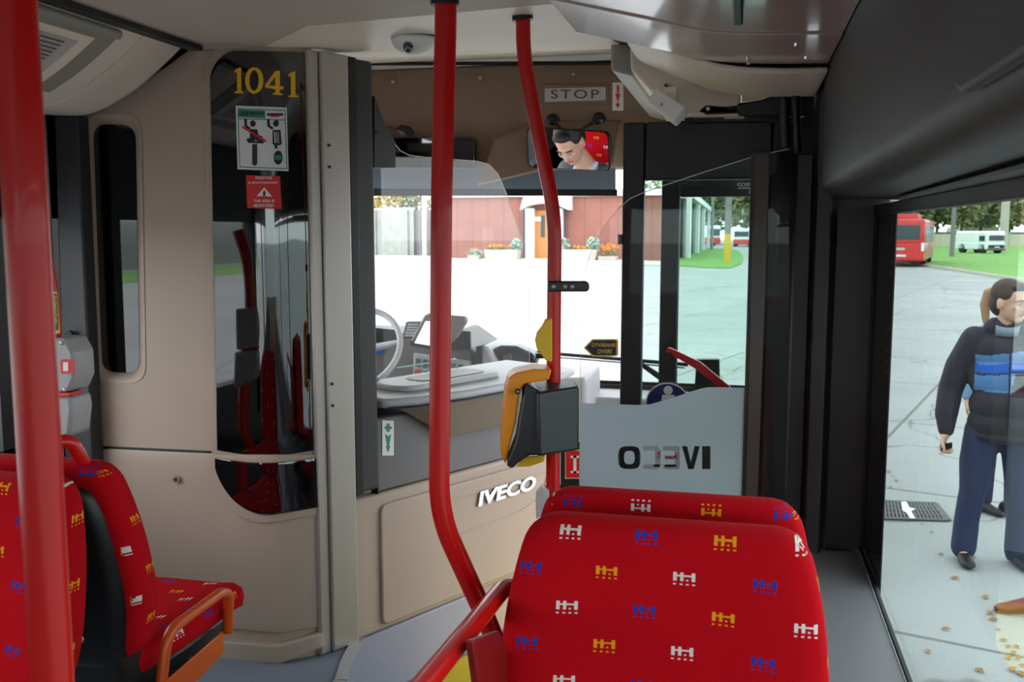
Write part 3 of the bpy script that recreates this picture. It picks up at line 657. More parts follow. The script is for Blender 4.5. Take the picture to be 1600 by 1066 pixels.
# pictogram notice
def stick(name, x0, y0, x1, y1, mat, off, parent=bh, sk=(0, 0)):
    G = [[ATP(x0+(x1-x0)*i/8+sk[0]*j/4, y0+(y1-y0)*j/4+sk[1]*i/8, off) for j in range(5)] for i in range(9)]
    o = MB().grid(G).build(name, mat, parent, smooth='all'); 
    if sum((p.normal for p in o.data.polygons), V()).y > 0: o.data.flip_normals()
    return o
stick('notice', 372, 166, 447, 265, 'sticker_white', .0135, sk=(3, 3)); stick('notice_border', 375, 170, 445, 262, 'sticker_teal', .0138, sk=(3, 3)); stick('notice_field', 376.5, 171.5, 443.5, 260.5, 'sticker_white', .0141, sk=(3, 3))
stick('notice_banner', 377, 172, 416, 184, 'sticker_teal', .0144, sk=(0, 2)); stick('banner_line', 377, 186, 445, 187.2, 'ink', .0144, sk=(0, 2))
def spx(name, body, x0, y0, x1, y1, mat, off=.0185, **k):
    o = ATP(x0, y1, off); return text(name, body, o, ATP(x1, y1, off)-o, ATP(x0, y0, off)-o, mat, bh, .0004, **k)
spx('banner_lettering', 'UŽ JE BATOH', 379, 175, 415, 183, 'ink', bold=.01)
stick('banner_logo', 419, 178, 442, 182, 'ink', .0146); stick('banner_logo', 424, 181, 436, 184, 'sticker_red', .0147)
def fig(pts, mat='ink', off=.0148): return onp('pictogram', pts, mat, off, .0004)
def disc(x, y, rx, ry, mat='ink', off=.0148): return fig([(x+rx*math.cos(t), y+ry*math.sin(t)) for t in [2*math.pi*k/16 for k in range(16)]], mat, off)
for dx in (0, 33):
    disc(399+dx, 194, 4.2, 5); fig([(386+dx, 187), (389.5+dx, 187), (390+dx, 197), (396+dx, 201), (393+dx, 203.5), (386.5+dx, 198.5)])
fig([(394, 203), (405, 203), (407, 212), (412, 214), (415, 225), (392, 224), (389, 218), (395, 216)])
fig([(391, 221), (411, 222), (411, 225), (391, 224)], 'ink', .0149); fig([(398, 226), (405, 226), (405, 257), (402, 260), (398, 257)])
fig([(427, 204), (438, 204), (440, 226), (437, 228), (434, 228), (434, 233), (430, 233), (430, 228), (427, 226)])
for k in range(3): fig([(429.5+k*2.6, 207), (430.4+k*2.6, 207), (431+k*2.6, 224), (430.1+k*2.6, 224)], 'sticker_white', .0152)
disc(435, 247, 6.5, 11); fig([(430, 243), (440, 243.5), (440, 250.5), (430, 250)], 'sticker_teal', .0152); 
fig([(383, 200.5), (384.5, 198), (418.5, 221), (417, 223.5)], 'sticker_red', .0185)
# red monitoring notice
stick('red_notice', 388, 274, 438, 325, 'sticker_red', .0135, sk=(2, 2))
spx('notice_lettering', 'PRIESTOR', 404, 276.5, 427, 281, 'white', bold=.012); spx('notice_lettering', 'JE MONITOROVANÝ', 393, 283.5, 435, 288.5, 'white', bold=.012)
spx('notice_lettering', 'THIS AREA IS', 401, 312, 430, 316.5, 'white', bold=.012); spx('notice_lettering', 'MONITORED', 402, 319, 429, 324, 'white', bold=.012)
fig([(405, 307), (426, 307.5), (415.5, 293)], 'white', .0142); disc(415.3, 302, 1.9, 4, 'ink', .0147)
# ---------------------------------------------------------------- stainless post and black pillar on the door line
def dprism(name, px, mat, parent, off, t, **kw): return MB().prism([DP(x, y, off) for x, y in px], -nD*t).build(name, mat, parent, **kw)
po = thing('steel_post', 'broad brushed stainless steel post between black glass panel and dark pillar', 'post', dp(.07, ZP))
s0, s1 = ds(505, 1015)-.005, ds(552, 998)
def sbox(name, s0, s1, z0, z1, off, t, mat, parent, **kw): return MB().prism([dp(s0, z0, off), dp(s1, z0, off), dp(s1, z1, off), dp(s0, z1, off)], -nD*t).build(name, mat, parent, **kw)
sA = ds(482, 75); 
sbox('post_face', s0+.02, s1, ZP+.002, 2.60, .03, .06, 'steel', po, bevel=.006, seg=3)
sbox('side_flange', s0-.02, s0+.02, ZP+.002, 2.60, .022, .06, 'steel', po, bevel=.006)
for x, y in ((514, 227), (515, 261), (519, 600), (520, 634)):
    p = DP(x, y, .031); MB().cyl(p, p+nD*.002, .0045, 12).build('screw', 'black_plastic', po)
pi_ = thing('cab_pillar', 'matt dark grey cab pillar right beside the stainless steel post', 'pillar', dp(.2, ZP))
s2 = ds(590, 765); sb = ds(548, 800)
sbox('pillar_face', s1+.001, s2, DP(570, 768).z, 2.60, .012, .10, 'dark_grey', pi_, bevel=.012, seg=3)
sbox('pillar_edge', s1+.004, s1+.035, DP(570, 768).z, 2.60, .022, .03, 'black_plastic', pi_, bevel=.003)
MB().prism([DP(585, 150, .01), DP(600, 190, .01), DP(618, 222, .01), DP(618, 262, .01), DP(585, 262, .01)], -nD*.03).build('gusset', 'dark_grey', pi_)
p = DP(589, 207, .012); MB().cyl(p, p+nD*.002, .006, 12).build('screw', 'black_plastic', pi_)
# ---------------------------------------------------------------- cab door
cd = thing('cab_door', 'beige lower cab door with chrome badge, grey upper band and clear pane', 'door', dp(.5, ZA))
S2 = 1.10
zt0, zt1 = DP(590, 768).z, DP(850, 706).z; ztop = (zt0+zt1)/2
zl0, zl1 = DP(590, 655).z, DP(850, 608).z
zbot = DP(600, 985).z
sbox('lower_panel', sb-.03, S2, zbot, ztop, .0, .05, 'beige_plastic', cd, bevel=.012, seg=3)
q = fillet_closed([dp(ds(592, 800), zbot+.02, 0), dp(S2-.02, zbot+.02, 0), dp(S2-.02, ztop-.035, 0), dp(ds(592, 800), ztop-.035, 0)], .03, 5)
MB().prism([p-nD*.001 for p in q], nD*.012).build('raised_panel', 'beige_plastic', cd, bevel=.009, seg=4)
q = fillet_closed([dp(.62, ztop-.21, 0.011), dp(S2-.05, ztop-.21, 0.011), dp(S2-.05, ztop-.05, 0.011), dp(.62, ztop-.05, 0.011)], .07, 6)
ln = MB().tube(fillet([dp(.50, ztop-.215, .0115), dp(.90, ztop-.205, .0115), dp(1.02, ztop-.17, .0115), dp(1.06, ztop-.08, .0115)], .1, 6), .003, 8).build('moulded_line', 'beige_plastic', cd, smooth=True)
ln = MB().tube([dp(.50, ztop-.085, .0115), dp(1.05, ztop-.085, .0115)], .003, 8).build('moulded_line', 'beige_plastic', cd, smooth=True)
sbox('upper_band', s2+.002, S2, ztop+.004, zl0+.0, -.004, .04, 'band_grey', cd, bevel=.006)
sbox('band_end', s2-.001, s2+.004, ztop, zl0, .001, .03, 'rubber', cd)
xo = dp(ds(741, 775), 0, .0125); zb = ztop-.195; 
l0, l1 = ds(741, 775), ds(831, 755)
text('badge', 'IVECO', dp(l0, DP(741, 789).z-.004, .012), dD*(l1-l0), NZ*(.052), 'chrome', cd, .008, bold=.035, shear=.15)
fst = Face(*rectpx(597, 657, 615, 712, pl=(A0-nD*.003, nD)), .0); fst.rect('first_aid_sticker', 0, 0, 1, 1, 'sticker_white', cd, 0, .001)
fst.rect('cross', .38, .68, .62, .92, 'sticker_green', cd, .0015); fst.rect('cross', .2, .76, .8, .84, 'sticker_green', cd, .0016)
fst.poly('arrow', [(.25, .62), (.5, .55), (.75, .62), (.58, .28), (.42, .28)], 'sticker_green', cd, .0015); fst.poly('arrow', [(.32, .28), (.68, .28), (.5, .1)], 'sticker_green', cd, .0017)
# grey riser below the door down to the aisle floor
tag(MB().prism([dp(s1-.01, ZA, .0), dp(S2-.35, ZA, .0), dp(S2-.35, DP(725, 942).z-.02, .0), dp(S2-.42, zbot-.002, 0), dp(s1-.01, zbot-.002, .0)], -nD*.06).build('trim_12', 'base_grey', bevel=.004), **ST)
sbox('trim_13', S2-.36, S2, ZA, zbot, -.04, .05, 'beige_plastic', None); 
for o in list(COL.objects):
    if o.name.startswith('trim_13'): tag(o, **ST)
# tray moulding on top of the door
tr = thing('counter_tray', 'pale grey counter tray on top of the cab door with recessed coin bowl', 'tray', dp(.6, 1.6))
zc = DP(640, 655).z
za, zb_ = DP(600, 668).z, DP(860, 612).z
ta = DP(640, 660, .02); 
T1 = [dp(s2+.02, zl0+.02, .012), dp(s2+.12, zl0+.03, .06), dp(.55, zl0+.035, .09), dp(S2-.05, zl0+.035, .09), dp(S2+.1, zl0+.035, .03), dp(S2+.1, zl0+.035, -.32), dp(s2+.02, zl0+.02, -.32)]
MB().prism([V((p.x, p.y, zl0+.03)) for p in T1], NZ*.03).build('tray_top', 'light_grey', tr, bevel=.012, seg=3)
T2 = [dp(s2+.06, zl0+.03, .02), dp(.42, zl0+.03, .075), dp(.55, zl0+.03, .085), dp(S2-.06, zl0+.03, .085), dp(S2-.02, zl0+.03, 0), dp(s2+.06, zl0+.03, 0)]
T3 = [dp(s2+.16, zl0-.015, .01), dp(.50, zl0-.10, .03), dp(.58, zl0-.10, .035), dp(S2-.08, zl0-.10, .035), dp(S2-.04, zl0-.10, 0), dp(s2+.16, zl0-.015, 0)]
MB().loft([T2, T3]).build('tray_body', 'tray_grey', tr, bevel=.01, seg=3)
MB().tube([dp(s2+.03, zl0+.032, .02), dp(s2+.12, zl0+.032, .062), dp(.55, zl0+.032, .092), dp(S2-.05, zl0+.032, .092)], .004, 6).build('edge_line', 'navy', tr)
cbx = dp(.62, zl0+.062, -.10)
MB().prism(fillet_closed([dp(.36, zl0+.06, -.02), dp(.86, zl0+.06, -.02), dp(.86, zl0+.06, -.2), dp(.36, zl0+.06, -.2)], .08), NZ*.02).build('bowl_rim', 'light_grey', tr, bevel=.006)
MB().prism(fillet_closed([dp(.48, zl0+.081, -.05), dp(.80, zl0+.081, -.05), dp(.80, zl0+.081, -.17), dp(.48, zl0+.081, -.17)], .06), NZ*.002).build('bowl', 'tray_grey', tr)
# clear pane over the door with its rounded top edge
zt = [(585, 224), (618, 226), (626, 236), (640, 243), (665, 246), (745, 252), (764, 257), (778, 272), (790, 300), (806, 345), (818, 380), (826, 430), (828, 605)]
P = [DP(x, y, -.05) for x, y in zt]+[DP(585, 660, -.05)]
MB().prism(P, -nD*.005).build('clear_pane', 'cab_glass', cd)
MB().tube(P[:11], .0016, 6).build('pane_edge', 'glass_edge', cd)
MB().tube([DP(826, 430, -.05), DP(828, 600, -.05)], .001, 6).build('pane_edge', 'glass_edge', cd)
cg = thing('cash_guard', 'low clear guard with green tinted edge standing on the counter tray', 'guard', dp(.7, zl0+.06, -.2))
q = fillet([dp(.50, DP(700, 582).z-.0, -.21), dp(.80, DP(745, 574).z, -.21), dp(.80, zl0+.06, -.21)], .02)
MB().prism(q+[dp(.50, zl0+.06, -.21)], -nD*.004).build('guard_pane', 'cab_glass', cg); MB().tube(q, .003, 6).build('guard_edge', 'glass_edge_green', cg)
# ================================================================ SEATS (built once facing +y, then copied)
def set_uv(o, fn):
    me = o.data; uv = me.uv_layers.new(name='UVMap')
    for p in me.polygons:
        for li, vi in zip(p.loop_indices, p.vertices): uv.data[li].uv = fn(me.vertices[vi].co, p.normal)
def outline(ws, r, n=7):
    # ws: list of (z, halfwidth) bottom to top -> closed outline
    pts = [V((-h, 0, z)) for z, h in ws]+[V((h, 0, z)) for z, h in ws[::-1]]
    k = len(ws); rr_ = [r[0]]+[.05]*(k-2)+[r[1]]+[r[1]]+[.05]*(k-2)+[r[0]]
    return [(p.x, p.z) for p in fillet_closed(pts, rr_, n)]
def cushion(name, outl, prof, frame, mat, parent):
    # prof: (scale inset metres, height) rings; frame(x, z, h) -> point
    cx = sum(p[0] for p in outl)/len(outl); cz = sum(p[1] for p in outl)/len(outl); 
    hx = max(abs(p[0]-cx) for p in outl); hz_ = max(abs(p[1]-cz) for p in outl); rings = []
    for ins, h in prof:
        fx, fz = 1-ins/hx, 1-ins/hz_; rings.append([frame(cx+(x-cx)*fx, cz+(z-cz)*fz, h) for x, z in outl])
    return MB().loft(rings).build(name, mat, parent, smooth='all')
def make_seat():
    root = thing('bus_seat', '', 'seat', (0, 0, 0))
    oz = [(.36, .215), (.50, .252), (.62, .248), (.70, .238), (.800, .214)]
    o = outline(oz, (.05, .075))
    ly = lambda z: -.195-(z-.36)*.20
    fr_ = lambda x, z, h: V((x, ly(z)+h-.012*math.cos(x*6)*0+.02*(x/.22)**2*(1 if h > 0 else .3), z))
    prof = [(.030, -.046), (.012, -.044), (.002, -.030), (0, -.008), (.004, .012), (.016, .024), (.045, .030), (.09, .030), (.13, .027), (.17, .026)]
    b = cushion('backrest', o, prof, fr_, 'seat_fabric', root)
    zt = .80
    def buv(c, n):
        h = c.y-ly(c.z)-.02*(c.x/.22)**2; e = max(0, .012-h)*(1 if abs(c.x) > .2 else 0)*(-1 if c.x > 0 else 1)
        return (-c.x+.022+e, c.z+.074) if n.y > 0 or abs(n.x) > .6 else (-c.x+.022-.188, 2*zt-c.z+.042)
    set_uv(b, buv)
    osh = outline([(.34, .19), (.50, .226), (.62, .222), (.70, .212), (.755, .19)], (.05, .07))
    sh = cushion('back_shell', osh, [(.03, -.066), (.012, -.060), (0, -.046), (0, -.020)], fr_, 'shell_black', root)
    for x, z in ((.12, .50), (-.12, .50), (.12, .42)): 
        MB().ell((x, ly(z)-.066, z), (.009, .004, .009), 10, 6).build('shell_screw', 'steel', sh, smooth=True)
    oc = [(x, y) for x, y in outline([(-.20, .205), (-.05, .225), (.12, .225), (.255, .215)], (.03, .06))]
    fc = lambda x, y, h: V((x, y, .360+h+.015*(abs(x)/.22)**2-(.022*max(0, (y-.15)/.1)**2)))
    c = cushion('cushion', oc, [(.02, -.065), (.004, -.055), (0, -.03), (.004, -.008), (.02, .006), (.06, .010), (.12, .006), (.17, .003)], fc, 'seat_fabric', root)
    set_uv(c, lambda c_, n: (-c_.x+.022, c_.y+.01) if abs(n.z) > .5 else (-c_.x+c_.y, c_.z))
    MB().loft([[V((x*.93, y*.95-.005, .31)) for x, y in oc], [V((x*.85, y*.85-.02, .245)) for x, y in oc]]).build('seat_pan', 'shell_black', root, bevel=.01)
    MB().prism([V((-.20, -.20, .20)), V((-.20, -.27, .42)), V((-.19, -.255, .46)), V((-.19, -.17, .36)), V((-.19, .05, .25)), V((-.19, .05, .20))], NX*.39).build('rear_fairing', 'shell_black', root, bevel=.01)
    MB().prism([V((-.05, -.16, .0)), V((.05, -.16, .0)), V((.05, .0, .0)), V((-.05, .0, .0))], NZ*.25).build('pedestal', 'ledge_grey', root, bevel=.008)
    MB().box((0, -.06, .015), (.26, .26, .03)).build('foot_plate', 'steel', root, bevel=.004)
    return root
seat = make_seat()
def add_arm(root, sx, z0=.30, mat='red_bright'):
    a = MB().tube(fillet([V((sx*.235, -.19, .22)), V((sx*.245, -.16, .40)), V((sx*.245, .06, .405)), V((sx*.245, .095, .39)), V((sx*.235, .10, .29))], .045), .0125).build('side_handle', mat, root, smooth=True)
    MB().prism([V((sx*.228, -.16, .285)), V((sx*.228, .085, .30)), V((sx*.228, .085, .245)), V((sx*.228, -.15, .215))], NX*sx*.006).build('handle_plate', 'orange', root, bevel=.003)
def place(root, x, y, rz, label, group):
    root.location = (x, y, ZP); root.rotation_euler = (0, 0, rz); root['label'] = label; root['group'] = group; return root
near_r = copy_tree(seat); left_far = copy_tree(seat); left_near = copy_tree(seat)
place(seat, -.113, 1.925, 0, 'red patterned bus seat facing forward, directly behind the nearest large seat back', 'red patterned bus seats')
place(near_r, -.108, 1.19, math.pi, 'nearest red patterned seat facing the viewer in the lower centre right', 'red patterned bus seats')
place(left_far, -1.42, 1.90, 0, 'red seat with black shell and orange side loop facing the beige bulkhead', 'red patterned bus seats')
place(left_near, -1.40, 1.20, math.pi, 'red patterned seat facing the viewer behind the nearest red pole at left', 'red patterned bus seats')
add_arm(left_far, 1, mat='orange')
# arched grab handle between the left seats
gr = thing('seat_top_hoop', 'red arched grab handle on top of the left seats', 'handle', (-1.5, 1.55, 1.6))
MB().tube(fillet([AT(62, 760, Y=1.55), AT(88, 690, Y=1.56), AT(112, 690, Y=1.58), AT(130, 720, Y=1.60), AT(134, 742, Y=1.62)], .03), .0135).build('handle_tube', 'red_bright', gr, smooth=True)
# arm bar beside the nearest seat and the seat frame under it
ar = thing('arm_rail', 'bright red sloping arm rail left of the nearest red seat', 'rail', (-.38, 1.3, 1.2))
pe = AT(790, 914, X=-.375); pn = AT(664, 1068, X=-.375)
MB().tube(fillet([V((-.34, pe.y+.03, pe.z-.12)), V((-.355, pe.y+.035, pe.z-.02)), pe+V((0, -.01, 0)), pn, pn+(pn-pe)*.3, pn+(pn-pe)*.35-NZ*.2], .04), .0155).build('rail_tube', 'red_bright', ar, smooth=True)
MB().prism([AT(726, 1000, X=-.35), AT(770, 985, X=-.35), AT(800, 1075, X=-.35), AT(795, 1190, X=-.35), AT(752, 1190, X=-.35)], NX*.012).build('side_plate', 'red_dark', ar, bevel=.003)
# ================================================================ POLES
def pole(label, pts, r, base, mat='red_paint', rr_=.06):
    t = thing('grab_pole', label, 'pole', base, 'red grab poles')
    MB().tube(fillet(pts, rr_, 8), r, 24).build('pole_tube', mat, t, smooth=True); return t
n0 = AT(52, 533, D=.80)
p1 = pole('thick blurred red grab pole closest to the viewer at far left', [V((n0.x, n0.y, ZP)), V((n0.x, n0.y, 2.60))], .0175, (n0.x, n0.y, ZP))
MB().cyl((n0.x, n0.y, ZP), (n0.x, n0.y, ZP+.012), .04).build('floor_flange', 'black_plastic', p1, smooth=True)
Dc = 1.55
a0 = AT(697, 10, D=Dc); up_ = V((a0.x, a0.y, 2.60))
p2 = pole('red grab pole in the middle, bending down to the seat base', [up_, AT(697, 10, D=Dc), AT(690, 300, D=Dc), AT(686, 805, D=Dc), AT(768, 985, D=1.60), AT(795, 1060, D=1.62), AT(800, 1200, D=1.62)], .0172, (a0.x, a0.y, ZP))
c_ = AT(695, -4, D=Dc); MB().tube([V((c_.x, c_.y, c_.z-.012)), V((c_.x, c_.y, 2.60))], [.0225, .027]).build('top_clamp', 'black_plastic', p2, smooth=True)
p = AT(676, 3, D=Dc); MB().ell(p, .006, 8, 6).build('clamp_screw', 'steel', p2, smooth=True)
Dv = 2.35
vt = [AT(817, 22, D=Dv), AT(818, 85, D=Dv), AT(846, 235, D=Dv), AT(867, 335, D=Dv), AT(865, 560, D=Dv)]
vb = AT(864, 700, D=Dv); vt.append(V((vb.x, vb.y, ZA)))
p3 = pole('slimmer curved red grab pole carrying the ticket validator', vt, .0175, (vb.x, vb.y, ZA), rr_=.16)
k0 = AT(817, 32, D=Dv); k1 = AT(812, 2, D=Dv); k2 = AT(785, -8, D=Dv-.05)
MB().tube(fillet([k0-NZ*.003, k1, V((k2.x, k2.y, 2.6))], .04), [.024]*2+[.026]*7).build('top_clamp', 'black_plastic', p3, smooth=True) if 0 else MB().tube(fillet([k0, AT(815, 12, D=Dv), AT(796, -2, D=Dv-.02), AT(788, -14, D=Dv-.05)], .03), .025).build('top_clamp', 'black_plastic', p3, smooth=True)
p = AT(831, 18, D=Dv-.03); MB().cyl(p, p-F2*.004, .006, 10).build('clamp_screw', 'steel', p3)
# small black stop-bar clip with three screws
cpn = thing('pole_clip', 'short black horizontal clip with screws on the validator pole', 'clip', AT(865, 448, D=Dv-.02))
a = AT(862, 448, D=Dv-.03); b = AT(914, 448, D=Dv-.03)
MB().prism(fillet_closed([AT(856, 440, D=Dv-.04), AT(921, 440, D=Dv-.04), AT(921, 456, D=Dv-.04), AT(856, 456, D=Dv-.04)], [.004, .011, .011, .004]), F2*.045).build('clip_body', 'black_plastic', cpn, bevel=.003)
for x in (865, 883, 894): p = AT(x, 448, D=Dv-.041); MB().ell(p, (.005, .002, .005), 10, 6).build('clip_screw', 'steel', cpn, smooth=True)
# yellow half-round button plate
yb = thing('stop_button', 'yellow half-round plate on the validator pole', 'button', AT(850, 530, D=Dv-.02))
q = [(863, 497), (852, 500), (847, 510), (839, 520), (836, 533), (839, 546), (847, 556), (853, 564), (863, 566)]
MB().prism([AT(x, y, D=Dv-.02) for x, y in q], F2*.03).build('button_plate', 'yellow', yb, bevel=.003)
# ticket validator
va = thing('ticket_validator', 'orange and dark grey ticket validator box clamped on the red pole', 'ticket validator', AT(850, 735, D=Dv))
q = [(816, 598), (862, 596), (905, 600), (905, 706), (868, 710), (826, 712), (812, 704)]
vf = [AT(x, y, D=Dv-.09) for x, y in [(816, 602), (838, 611), (905, 601), (905, 703), (870, 711), (838, 712), (812, 706)]]
axv = (F2+R2*.25).normalized()
Bx = lambda pts, D: [AT(x, y, D=D) for x, y in pts]
f_ = Bx([(812, 604), (845, 613), (850, 712), (808, 706)], Dv-.10)
v_ = [AT(815, 601, D=Dv-.07), AT(842, 614, D=Dv-.13), AT(905, 604, D=Dv-.06), AT(898, 593, D=Dv+.05), AT(845, 590, D=Dv+.06)]
lo = [AT(812, 704, D=Dv-.07), AT(842, 714, D=Dv-.13), AT(905, 704, D=Dv-.06), AT(898, 694, D=Dv+.05), AT(845, 690, D=Dv+.06)]
MB().loft([v_, lo]).build('main_body', 'validator', va, bevel=.007, seg=3)
sd = [(805, 585), (814, 598), (818, 640), (812, 700), (800, 722), (789, 730), (796, 690), (800, 640)]
q1 = [(806, 583), (834, 577), (862, 578), (858, 594), (820, 600), (812, 612), (806, 660), (796, 700), (790, 726), (783, 712), (785, 660), (790, 610), (796, 590)]
MB().prism([AT(x, y, D=Dv-.10) for x, y in q1], F2*.10-R2*.004).build('orange_front', 'orange_yellow', va, bevel=.004)
q2 = [(822, 600), (814, 640), (806, 690), (791, 728), (800, 733), (812, 722), (828, 712), (850, 712), (850, 640), (845, 612)]
MB().prism([AT(x, y, D=Dv-.115) for x, y in q2], F2*.10).build('side_shell', 'validator', va, bevel=.005)
MB().prism(Bx([(818, 714), (852, 712), (850, 722), (826, 730), (806, 730)], Dv-.05), F2*.04).build('yellow_base', 'yellow', va, bevel=.003)
p = AT(809, 612, D=Dv-.117); MB().cyl(p+F2*.004, p-F2*.002, .007, 14).build('housing_screw', 'black_plastic', va, smooth=True); MB().ell(p-F2*.002, (.003, .002, .003), 8, 5).build('screw_head', 'steel', va)
# grey wedge bracket and red sticker low on the door side
gb = thing('grey_bracket', 'small grey wedge bracket beside the validator pole just above the seat', 'bracket', AT(848, 790, D=Dv))
MB().prism([AT(x, y, D=Dv-.03) for x, y in ((848, 763), (858, 767), (858, 800), (838, 812), (838, 776))], F2*.05).build('bracket_body', 'light_grey', gb, bevel=.003)
# ================================================================ GLASS PARTITION behind the front seat
YG = 2.75
gp = thing('glass_partition', 'clear glass partition with curved top and frosted lower half showing mirrored lettering', 'partition', (-.2, YG, 1.3))
top = [(907, 470), (910, 440), (918, 408), (931, 375), (948, 348), (966, 326), (985, 310), (1008, 300), (1040, 289), (1100, 269), (1180, 244), (1232, 233)]
P = [AT(905, 830, Y=YG)]+[AT(x, y, Y=YG) for x, y in top]+[AT(1236, 830, Y=YG)]
MB().prism(P, NY*.005).build('clear_pane', 'screen_glass', gp)
MB().tube([AT(x, y, Y=YG-.001) for x, y in top[5:]], .0013, 6).build('polished_edge', 'glass_edge', gp)
MB().tube([AT(905, 830, Y=YG-.001)]+[AT(x, y, Y=YG-.001) for x, y in top[:6]], .0006, 6).build('polished_edge', 'glass_edge', gp)
ff = [(905, 830), (907, 630), (997, 633), (1015, 632), (1040, 625), (1080, 612), (1096, 607), (1108, 605), (1172, 606), (1172, 830)]
LET = {'I': [[(0, 0), (.14, 0), (.14, 1), (0, 1)]], 'V': [[(.20, 1), (.37, 1), (.49, .30), (.61, 1), (.78, 1), (.58, 0), (.40, 0)]],
 'E': [[(.0, .08), (.06, 0), (.62, 0), (.62, .2), (.18, .2), (.18, .41), (.58, .41), (.58, .59), (.18, .59), (.18, .8), (.62, .8), (.62, 1), (.06, 1), (0, .92)]],
 'C': [[(.1, 0), (.62, 0), (.62, .2), (.2, .2), (.18, .24), (.18, .76), (.2, .8), (.62, .8), (.62, 1), (.1, 1), (.02, .9), (0, .8), (0, .2), (.02, .1)]],
 'O': [[(.36+.36*math.copysign(abs(math.cos(t))**.6, math.cos(t)), .5+.5*math.copysign(abs(math.sin(t))**.6, math.sin(t))) for t in [2*math.pi*k/28 for k in range(28)]], [(.36+.17*math.copysign(abs(math.cos(t))**.7, math.cos(t)), .5+.29*math.copysign(abs(math.sin(t))**.7, math.sin(t))) for t in [2*math.pi*k/24 for k in range(24)]]]}
cu = bpy.data.curves.new('film', 'CURVE'); cu.dimensions = '2D'; cu.fill_mode = 'BOTH'; cu.extrude = .0008
def loop(P_):
    sp_ = cu.splines.new('POLY'); sp_.points.add(len(P_)-1); sp_.use_cyclic_u = True
    for q_, p_ in zip(sp_.points, P_): q_.co = (p_.x, p_.z-1.3, 0, 1)
loop([AT(x, y, Y=YG) for x, y in ff])
for ch, x0, wd in (('O', 966, 35), ('C', 1005, 27), ('E', 1036, 26), ('V', 1065.5, 28), ('I', 1097, 13)):
    # the lettering is seen from behind, so every letter is mirrored
    mxx = max(a for a, b in LET[ch][0]); mnx = min(a for a, b in LET[ch][0])
    for lp in LET[ch]: loop([AT(x0+wd*(1-(a-mnx)/(mxx-mnx)), 733-36*b, Y=YG) for a, b in lp])
ob_ = bpy.data.objects.new('film', cu); COL.objects.link(ob_); dg = bpy.context.evaluated_depsgraph_get(); dg.update()
me = bpy.data.meshes.new_from_object(ob_.evaluated_get(dg)); bpy.data.objects.remove(ob_, do_unlink=True)
for v in me.vertices: v.co = V((v.co.x, YG-.002-v.co.z, v.co.y+1.3))
me.materials.clear(); film = link('frosted_film', me, 'frosted', gp)
st = Face(*rectpx(912, 530, 966, 557, Y=YG-.002), .0006)
pts = [(0, .5), (.25, 1), (.95, 1), (1, .92), (1, .08), (.95, 0), (.25, 0)]
st.poly('arrow_sticker', pts, 'yellow', gp, 0, .0006); st.poly('arrow_field', [(.06+.9*(a-.0)*.985, .07+.86*b) for a, b in pts], 'navy', gp, .0007, .0004)
st.text('sticker_lettering', 'OTVÁRANIE', .24, .55, .93, .82, 'yellow', gp, .0014, bold=.01); st.text('sticker_lettering', 'DVERÍ', .42, .18, .82, .46, 'yellow', gp, .0014, bold=.01)
rn = thing('fire_notice', 'red square notice with white pictogram on the black strip right of the validator pole', 'notice', AT(895, 725, Y=3.55))
tag(MB().prism([AT(876, 690, Y=3.6), AT(915, 690, Y=3.6), AT(915, 830, Y=3.6), AT(876, 830, Y=3.6)], NY*.04).build('trim_14', 'black_plastic'), **ST)
ff_ = Face(*rectpx(883, 703, 912, 748, Y=3.595), .001); ff_.rect('notice_sheet', 0, 0, 1, 1, 'white', rn); ff_.rect('notice_field', .04, .03, .96, .97, 'sticker_red', rn, .001)
ff_.rect('pictogram', .45, .2, .62, .8, 'white', rn, .002); ff_.rect('pictogram', .3, .72, .75, .8, 'white', rn, .002); ff_.rect('pictogram', .3, .2, .75, .27, 'white', rn, .002)
# ================================================================ FRONT DOOR: two leaves folded inwards
def leaf(n, Y, x0, y0, x1, gt, gl, gr_, label, ybot=640):
    d = thing('door_%d' % n, label, 'door', (0, Y, ZA))
    a = AT(x0, y0, Y=Y); zb = ZA+.03; b = AT(x1, y0, Y=Y)
    g0 = AT(gl, gt, Y=Y); g1 = AT(gr_, gt, Y=Y); zg = 1.05 if n == 1 else 1.0
    T = .035
    def bar(xa, xb, za, zc, nm='frame_rail'): MB().box(((xa+xb)/2, Y+T/2, (za+zc)/2), (xb-xa, T, zc-za)).build(nm, 'black_plastic', d, bevel=.006)
    bar(a.x, g0.x, zb, a.z, 'stile'); bar(g1.x, b.x, zb, a.z, 'stile'); bar(g0.x, g1.x, g0.z, a.z, 'top_rail'); bar(g0.x, g1.x, zb, zg-.25, 'bottom_rail')
    MB().box(((g0.x+g1.x)/2, Y+T/2, (g0.z+zg-.25)/2), (g1.x-g0.x, .005, g0.z-zg+.25)).build('door_pane', 'door_glass', d)
    tag(d, kind='structure'); return d
d1 = leaf(1, 2.98, 974, 191, 1252, 282, 1007, 1205, 'black framed near leaf of the front door folded inwards')
d2 = leaf(2, 4.22, 1035, 232, 1236, 308, 1063, 1215, 'black framed far leaf of the front door folded inwards beside the windscreen')
Yl = 2.975
MB().box(AT(970, 374, Y=2.99), (.014, .03, .03)).build('latch', 'black_plastic', d1)
fi = Face(*rectpx(1152, 286, 1177, 304, Y=4.215), .001); fi.text('etched_lettering', 'IVECO', 0, .72, 1, 1, 'label_grey', d2, 0, mirror=True, bold=.01); fi.rect('etched_lettering', .05, .52, 1, .58, 'label_grey', d2); fi.text('etched_lettering', 'E2', .75, .1, .95, .45, 'label_grey', d2, 0)
dc = thing('pictogram_disc', 'round blue pictogram disc with white figure on the door glass', 'sign', AT(1042, 630, Y=2.97))
c0 = AT(1043, 632, Y=Yl-.005); rad = (AT(1078, 632, Y=Yl)-AT(1043, 632, Y=Yl)).length
